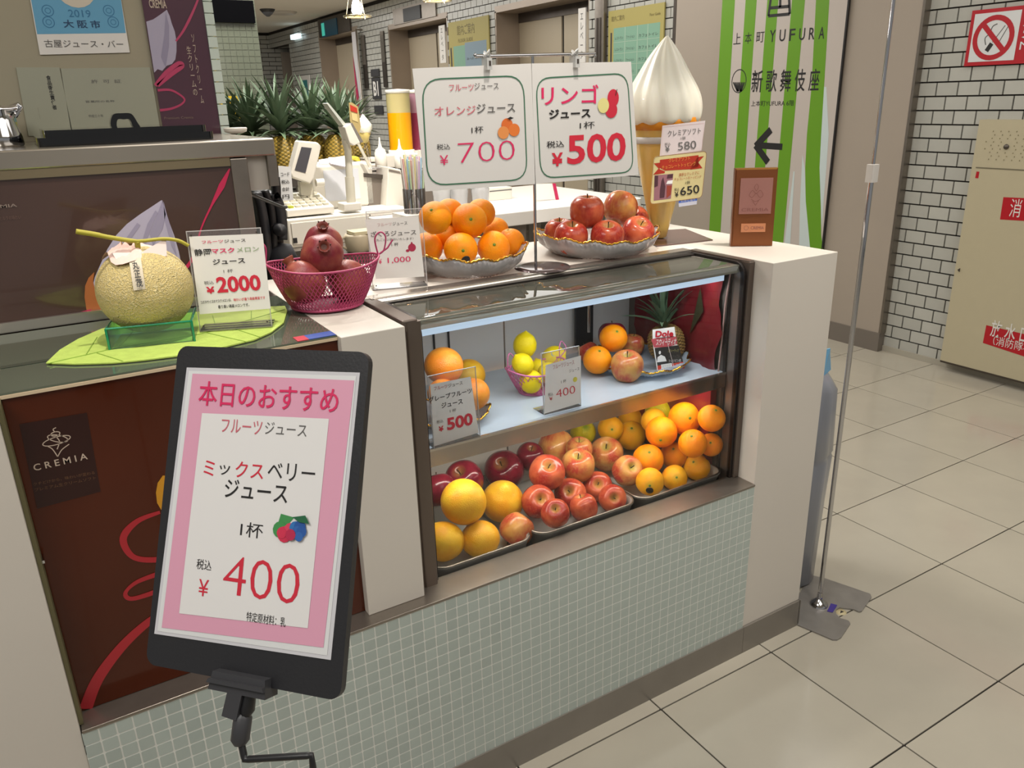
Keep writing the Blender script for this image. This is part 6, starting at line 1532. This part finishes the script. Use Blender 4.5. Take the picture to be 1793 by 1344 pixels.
# pineapples in a row on their own riser
base = deep(502, 296, 3.3)
pr_ = thing('pineapple_riser', 'low dark riser carrying the row of pineapples', 'stand', (1.0, 3.4, 0))
locs = [(446, 300, 3.36, 1.12), (503, 297, 3.28, 1.15), (552, 298, 3.34, 1.12), (597, 297, 3.30, 1.05), (418, 300, 3.42, .85), (628, 300, 3.55, .8)]
labs = ['pineapple with broad crown at the left of the row, behind the steel top', 'golden pineapple with the tallest crown, left of the register screen', 'pineapple behind the register screen, dark green crown', 'pineapple behind the display pole, small gold body',
        'pineapple half hidden behind the corner column, crown only', 'pineapple at the right end of the row, only leaf tips showing']
xs = []
zb = min(deep(a, b, d).z for a, b, d, s in locs[:4])
for (a, b, d, s), lab in zip(locs, labs):
    p = deep(a, b, d); p.z = zb; xs.append(p)
    pineapple(p, .058, .145, lab, M_pine, 58, s * 1.22, (random.uniform(-.04, .04), random.uniform(-.05, .05)), 'pineapples in a row', 1.0)
MB().box((min(p.x for p in xs) - .1, min(p.y for p in xs) - .12, zb - .04), (1.45, 3.57, zb - .0005)).build('riser_body', M_cabd, pr_)

# things on the steel top
zt = 1.438
t = thing('steel_pitcher', 'polished steel milk pitcher with spout on the steel top', 'pitcher', tuple(at(14, 262, 'y', 1.92)))
c = at(8, 262, 'y', 1.90); c.z = zt
MB().lathe([(.034, 0), (.037, .004), (.036, .02), (.027, .05), (.025, .066), (.028, .076), (.026, .076), (.023, .066), (.025, .05), (.033, .01)], 32, c, cap=False, fn=lambda r, z, a, i: (r + (.014 * max(0, math.cos(a)) ** 12 * (z > .06)), z)).build('pitcher_body', M_chrome, t)
MB().tube([c + Vector((.024, 0, .072)), c + Vector((.040, 0, .078)), c + Vector((.044, 0, .072)), c + Vector((.030, 0, .055))], .004, 8).build('spout', M_chrome, t)
MB().tube(catmull([c + Vector((-.026, 0, .07)), c + Vector((-.05, 0, .065)), c + Vector((-.052, 0, .03)), c + Vector((-.034, 0, .012))], 5), .004, 8).build('handle', M_chrome, t)
t = thing('small_carton', 'small teal and olive carton behind the steel pitcher', 'carton', tuple(at(10, 205, 'y', 2.1)))
a, b = pface(-25, 188, 24, 262, 2.08); MB().box((a.x, 2.08, zt), (b.x, 2.14, (a.z + b.z) / 2 + .012)).build('lower_half', mat('carton_olive', '#8a8a3a', .5), t); MB().box((a.x, 2.08, (a.z + b.z) / 2 + .012), (b.x, 2.14, b.z)).build('upper_half', mat('carton_teal', '#5f7f78', .5), t)
t = thing('griddle_cover', 'long glossy black lid with an arched handle lying on the steel top', 'lid', (.2, 1.9, zt))
x0, x1 = .050, .372
MB().rbox((x0, 1.80, zt + .0005), (x1, 2.05, zt + .016), .012, 'z').build('lower_tier', M_blackgl, t, bevel=.003)
MB().rbox((x0 + .014, 1.815, zt + .016), (x1 - .010, 2.04, zt + .029), .012, 'z').build('upper_tier', M_blackgl, t, bevel=.003)
zc = at(210, 200, 'y', 1.88).z
hh = catmull([Vector((.188, 1.88, zt + .028)), Vector((.187, 1.88, zc - .016)), Vector((.195, 1.88, zc)), Vector((.212, 1.88, zc + .002)), Vector((.229, 1.88, zc)), Vector((.238, 1.88, zc - .018)), Vector((.242, 1.88, zt + .028))], 5)
vs = []
for p in hh: vs += [p + Vector((0, -.012, 0)), p + Vector((0, .012, 0)), p + Vector((0, .012, -.0)) + (Vector((.2145, 1.88, zc - .03)) - p).normalized() * .012, p + Vector((0, -.012, 0)) + (Vector((.2145, 1.88, zc - .03)) - p).normalized() * .012]
n = len(hh); MB().add(vs, [(4 * i + k, 4 * i + (k + 1) % 4, 4 * i + 4 + (k + 1) % 4, 4 * i + 4 + k) for i in range(n - 1) for k in range(4)], False).build('arched_handle', M_blackgl, t)
t = thing('white_saucer', 'small white saucer at the back corner of the steel top', 'dish', tuple(at(414, 233, 'z', zt)))
c = at(413, 232, 'y', 2.12); c.z = zt; MB().lathe([(.014, 0), (.026, .004), (.028, .012), (.026, .014), (0, .013)], 24, c).build('dish_body', M_wplas, t)

# pendant lamps
def pendant(px_, py_, D, lab):
    c = deep(px_, py_, D); t = thing('pendant_lamp', lab, 'lamp', tuple(c), 'pendant lamps')
    MB().lathe([(.020, .0), (.040, -.002), (.041, .002), (.021, .005)], 32, c, cap=False).build('lower_ring', mat('ring_brass_grey', '#b9ad8a', .25, .8), t)
    for k in range(3):
        a_ = 2 * PI * k / 3 + .5; MB().tube([c + Vector((.034 * math.cos(a_), .034 * math.sin(a_), -.004)), c + Vector((.014 * math.cos(a_), .014 * math.sin(a_), .09))], .0016, 6).build('rod', MATS['ring_brass_grey'], t)
    MB().lathe([(0, .004), (.012, .006), (.016, .016), (.013, .032), (.009, .045), (0, .047)], 20, c).build('bulb', mat('bulb_glow', '#ffffff', .4, emit=14, emcol=(1, .96, .92)), t)
    MB().lathe([(.010, .045), (.018, .06), (.020, .10), (.014, .13), (0, .13)], 20, c).build('socket', mat('socket_violet', '#8f7fb0', .3, .5), t)
    MB().tube([c + Vector((0, 0, .13)), Vector((c.x, c.y, 2.72))], .003, 6).build('cord', M_black, t)
    l = bpy.data.lights.new('bulb_light', 'POINT'); l.energy = 1.6; l.color = (1, .9, .8); l.shadow_soft_size = .02
    o = bpy.data.objects.new('bulb_light', l); o.location = c + Vector((0, 0, -.02)); COL.objects.link(o)
pendant(626, 29, 2.3, 'pendant lamp with glowing bulb in a brass ring above the pineapples')
pendant(766, 1, 2.2, 'pendant lamp cut by the top of the picture, only its ring showing')

# ================================================================ STANCHION AND BIN ON THE RIGHT
t = thing('pole_stand', 'slim chrome pole on a notched steel floor plate beside the counter', 'stand', (1.864, 1.30, 0))
c = Vector((1.864, 1.30, 0))
pl = [(1388, 1086), (1392, 1091), (1458, 1119), (1466, 1119), (1473, 1115), (1489, 1091), (1486, 1086), (1470, 1081), (1464, 1074), (1463, 1067), (1470, 1063), (1495, 1066), (1504, 1070), (1509, 1069), (1526, 1045), (1524, 1039), (1445, 1012), (1420, 1006), (1395, 1046)]
MB().prism([at(x, y, 'z', .0045) for x, y in pl], (0, 0, -.004)).build('floor_plate', mat('plate_steel', '#8b8782', .3, .35, noise=.12, nscale=14), t)
MB().lathe([(.027, .004), (.026, .010), (.016, .018), (.009, .028)], 24, c).build('collar', M_chrome, t)
zj = at(1529, 303, 'y', 1.30).z
MB().tube([c + Vector((0, 0, .014)), c + Vector((0, 0, .05))], .0085, 16).tube([c + Vector((0, 0, .05)), Vector((c.x, c.y, zj))], .0068, 16).build('pole', M_chrome, t)
MB().tube([Vector((c.x, c.y, zj)), Vector((c.x, c.y, 2.3))], .0045, 12).build('upper_pole', M_chrome, t)
MB().rbox((c.x - .013, c.y - .011, zj - .022), (c.x + .013, c.y + .011, zj + .022), .004, 'z').build('clamp', mat('clamp_white', '#bdb8b2', .4), t)
MB().prism([at(x, y, 'z', .0052) for x, y in ((1448, 1070), (1455, 1056), (1466, 1059), (1458, 1072))], (0, 0, .0006)).build('purple_label', mat('label_purple', '#3a2a86', .4), t)
t = thing('floor_sticker', 'round cream sticker on the floor in the notch of the steel plate', 'sticker', tuple(at(1472, 1071, 'z', 0)))
cc = at(1472, 1071, 'z', 0); MB().lathe([(.017, 0), (.017, .0006), (0, .0007)], 24, cc).build('disc', mat('sticker_cream', '#c9bb94', .5), t)
MB().prism([cc + Vector((-.008, -.004, .001)), cc + Vector((.008, -.006, .001)), cc + Vector((.006, .004, .001))], (0, 0, .0002)).build('mark', M_ink, t)
t = thing('grey_bin', 'tall grey bin wrapped in plastic behind the counter end, light blue tag on top', 'bin', (1.86, 1.57, 0))
bx, by, br = 1.893, 1.528, .15
def binf(r, z, a, i): return r * (1 + .012 * math.sin(9 * a + z * 7) + .008 * math.sin(17 * a)), z
MB().lathe([(br * .9, .002), (br * .96, .01), (br, .30), (br * 1.03, .44), (br * 1.0, .45), (br * 1.03, .46), (br * .98, .66), (br * .8, .70), (0, .71)], 64, (bx, by, 0), fn=binf).build('wrapped_drum', mat('bin_grey_film', '#7c7f88', .28, coat=.3, bump=.3, bscale=12), t)
a = Vector((bx + .04, by - .10, .70))
MB().prism([a, a + Vector((.075, .03, 0)), a + Vector((.05, .02, .055)), a + Vector((.02, .0, .085)), a + Vector((-.01, 0, .085))], (.0, .004, 0)).build('blue_tag', mat('tag_sky_blue', '#6aa7cf', .4), t)
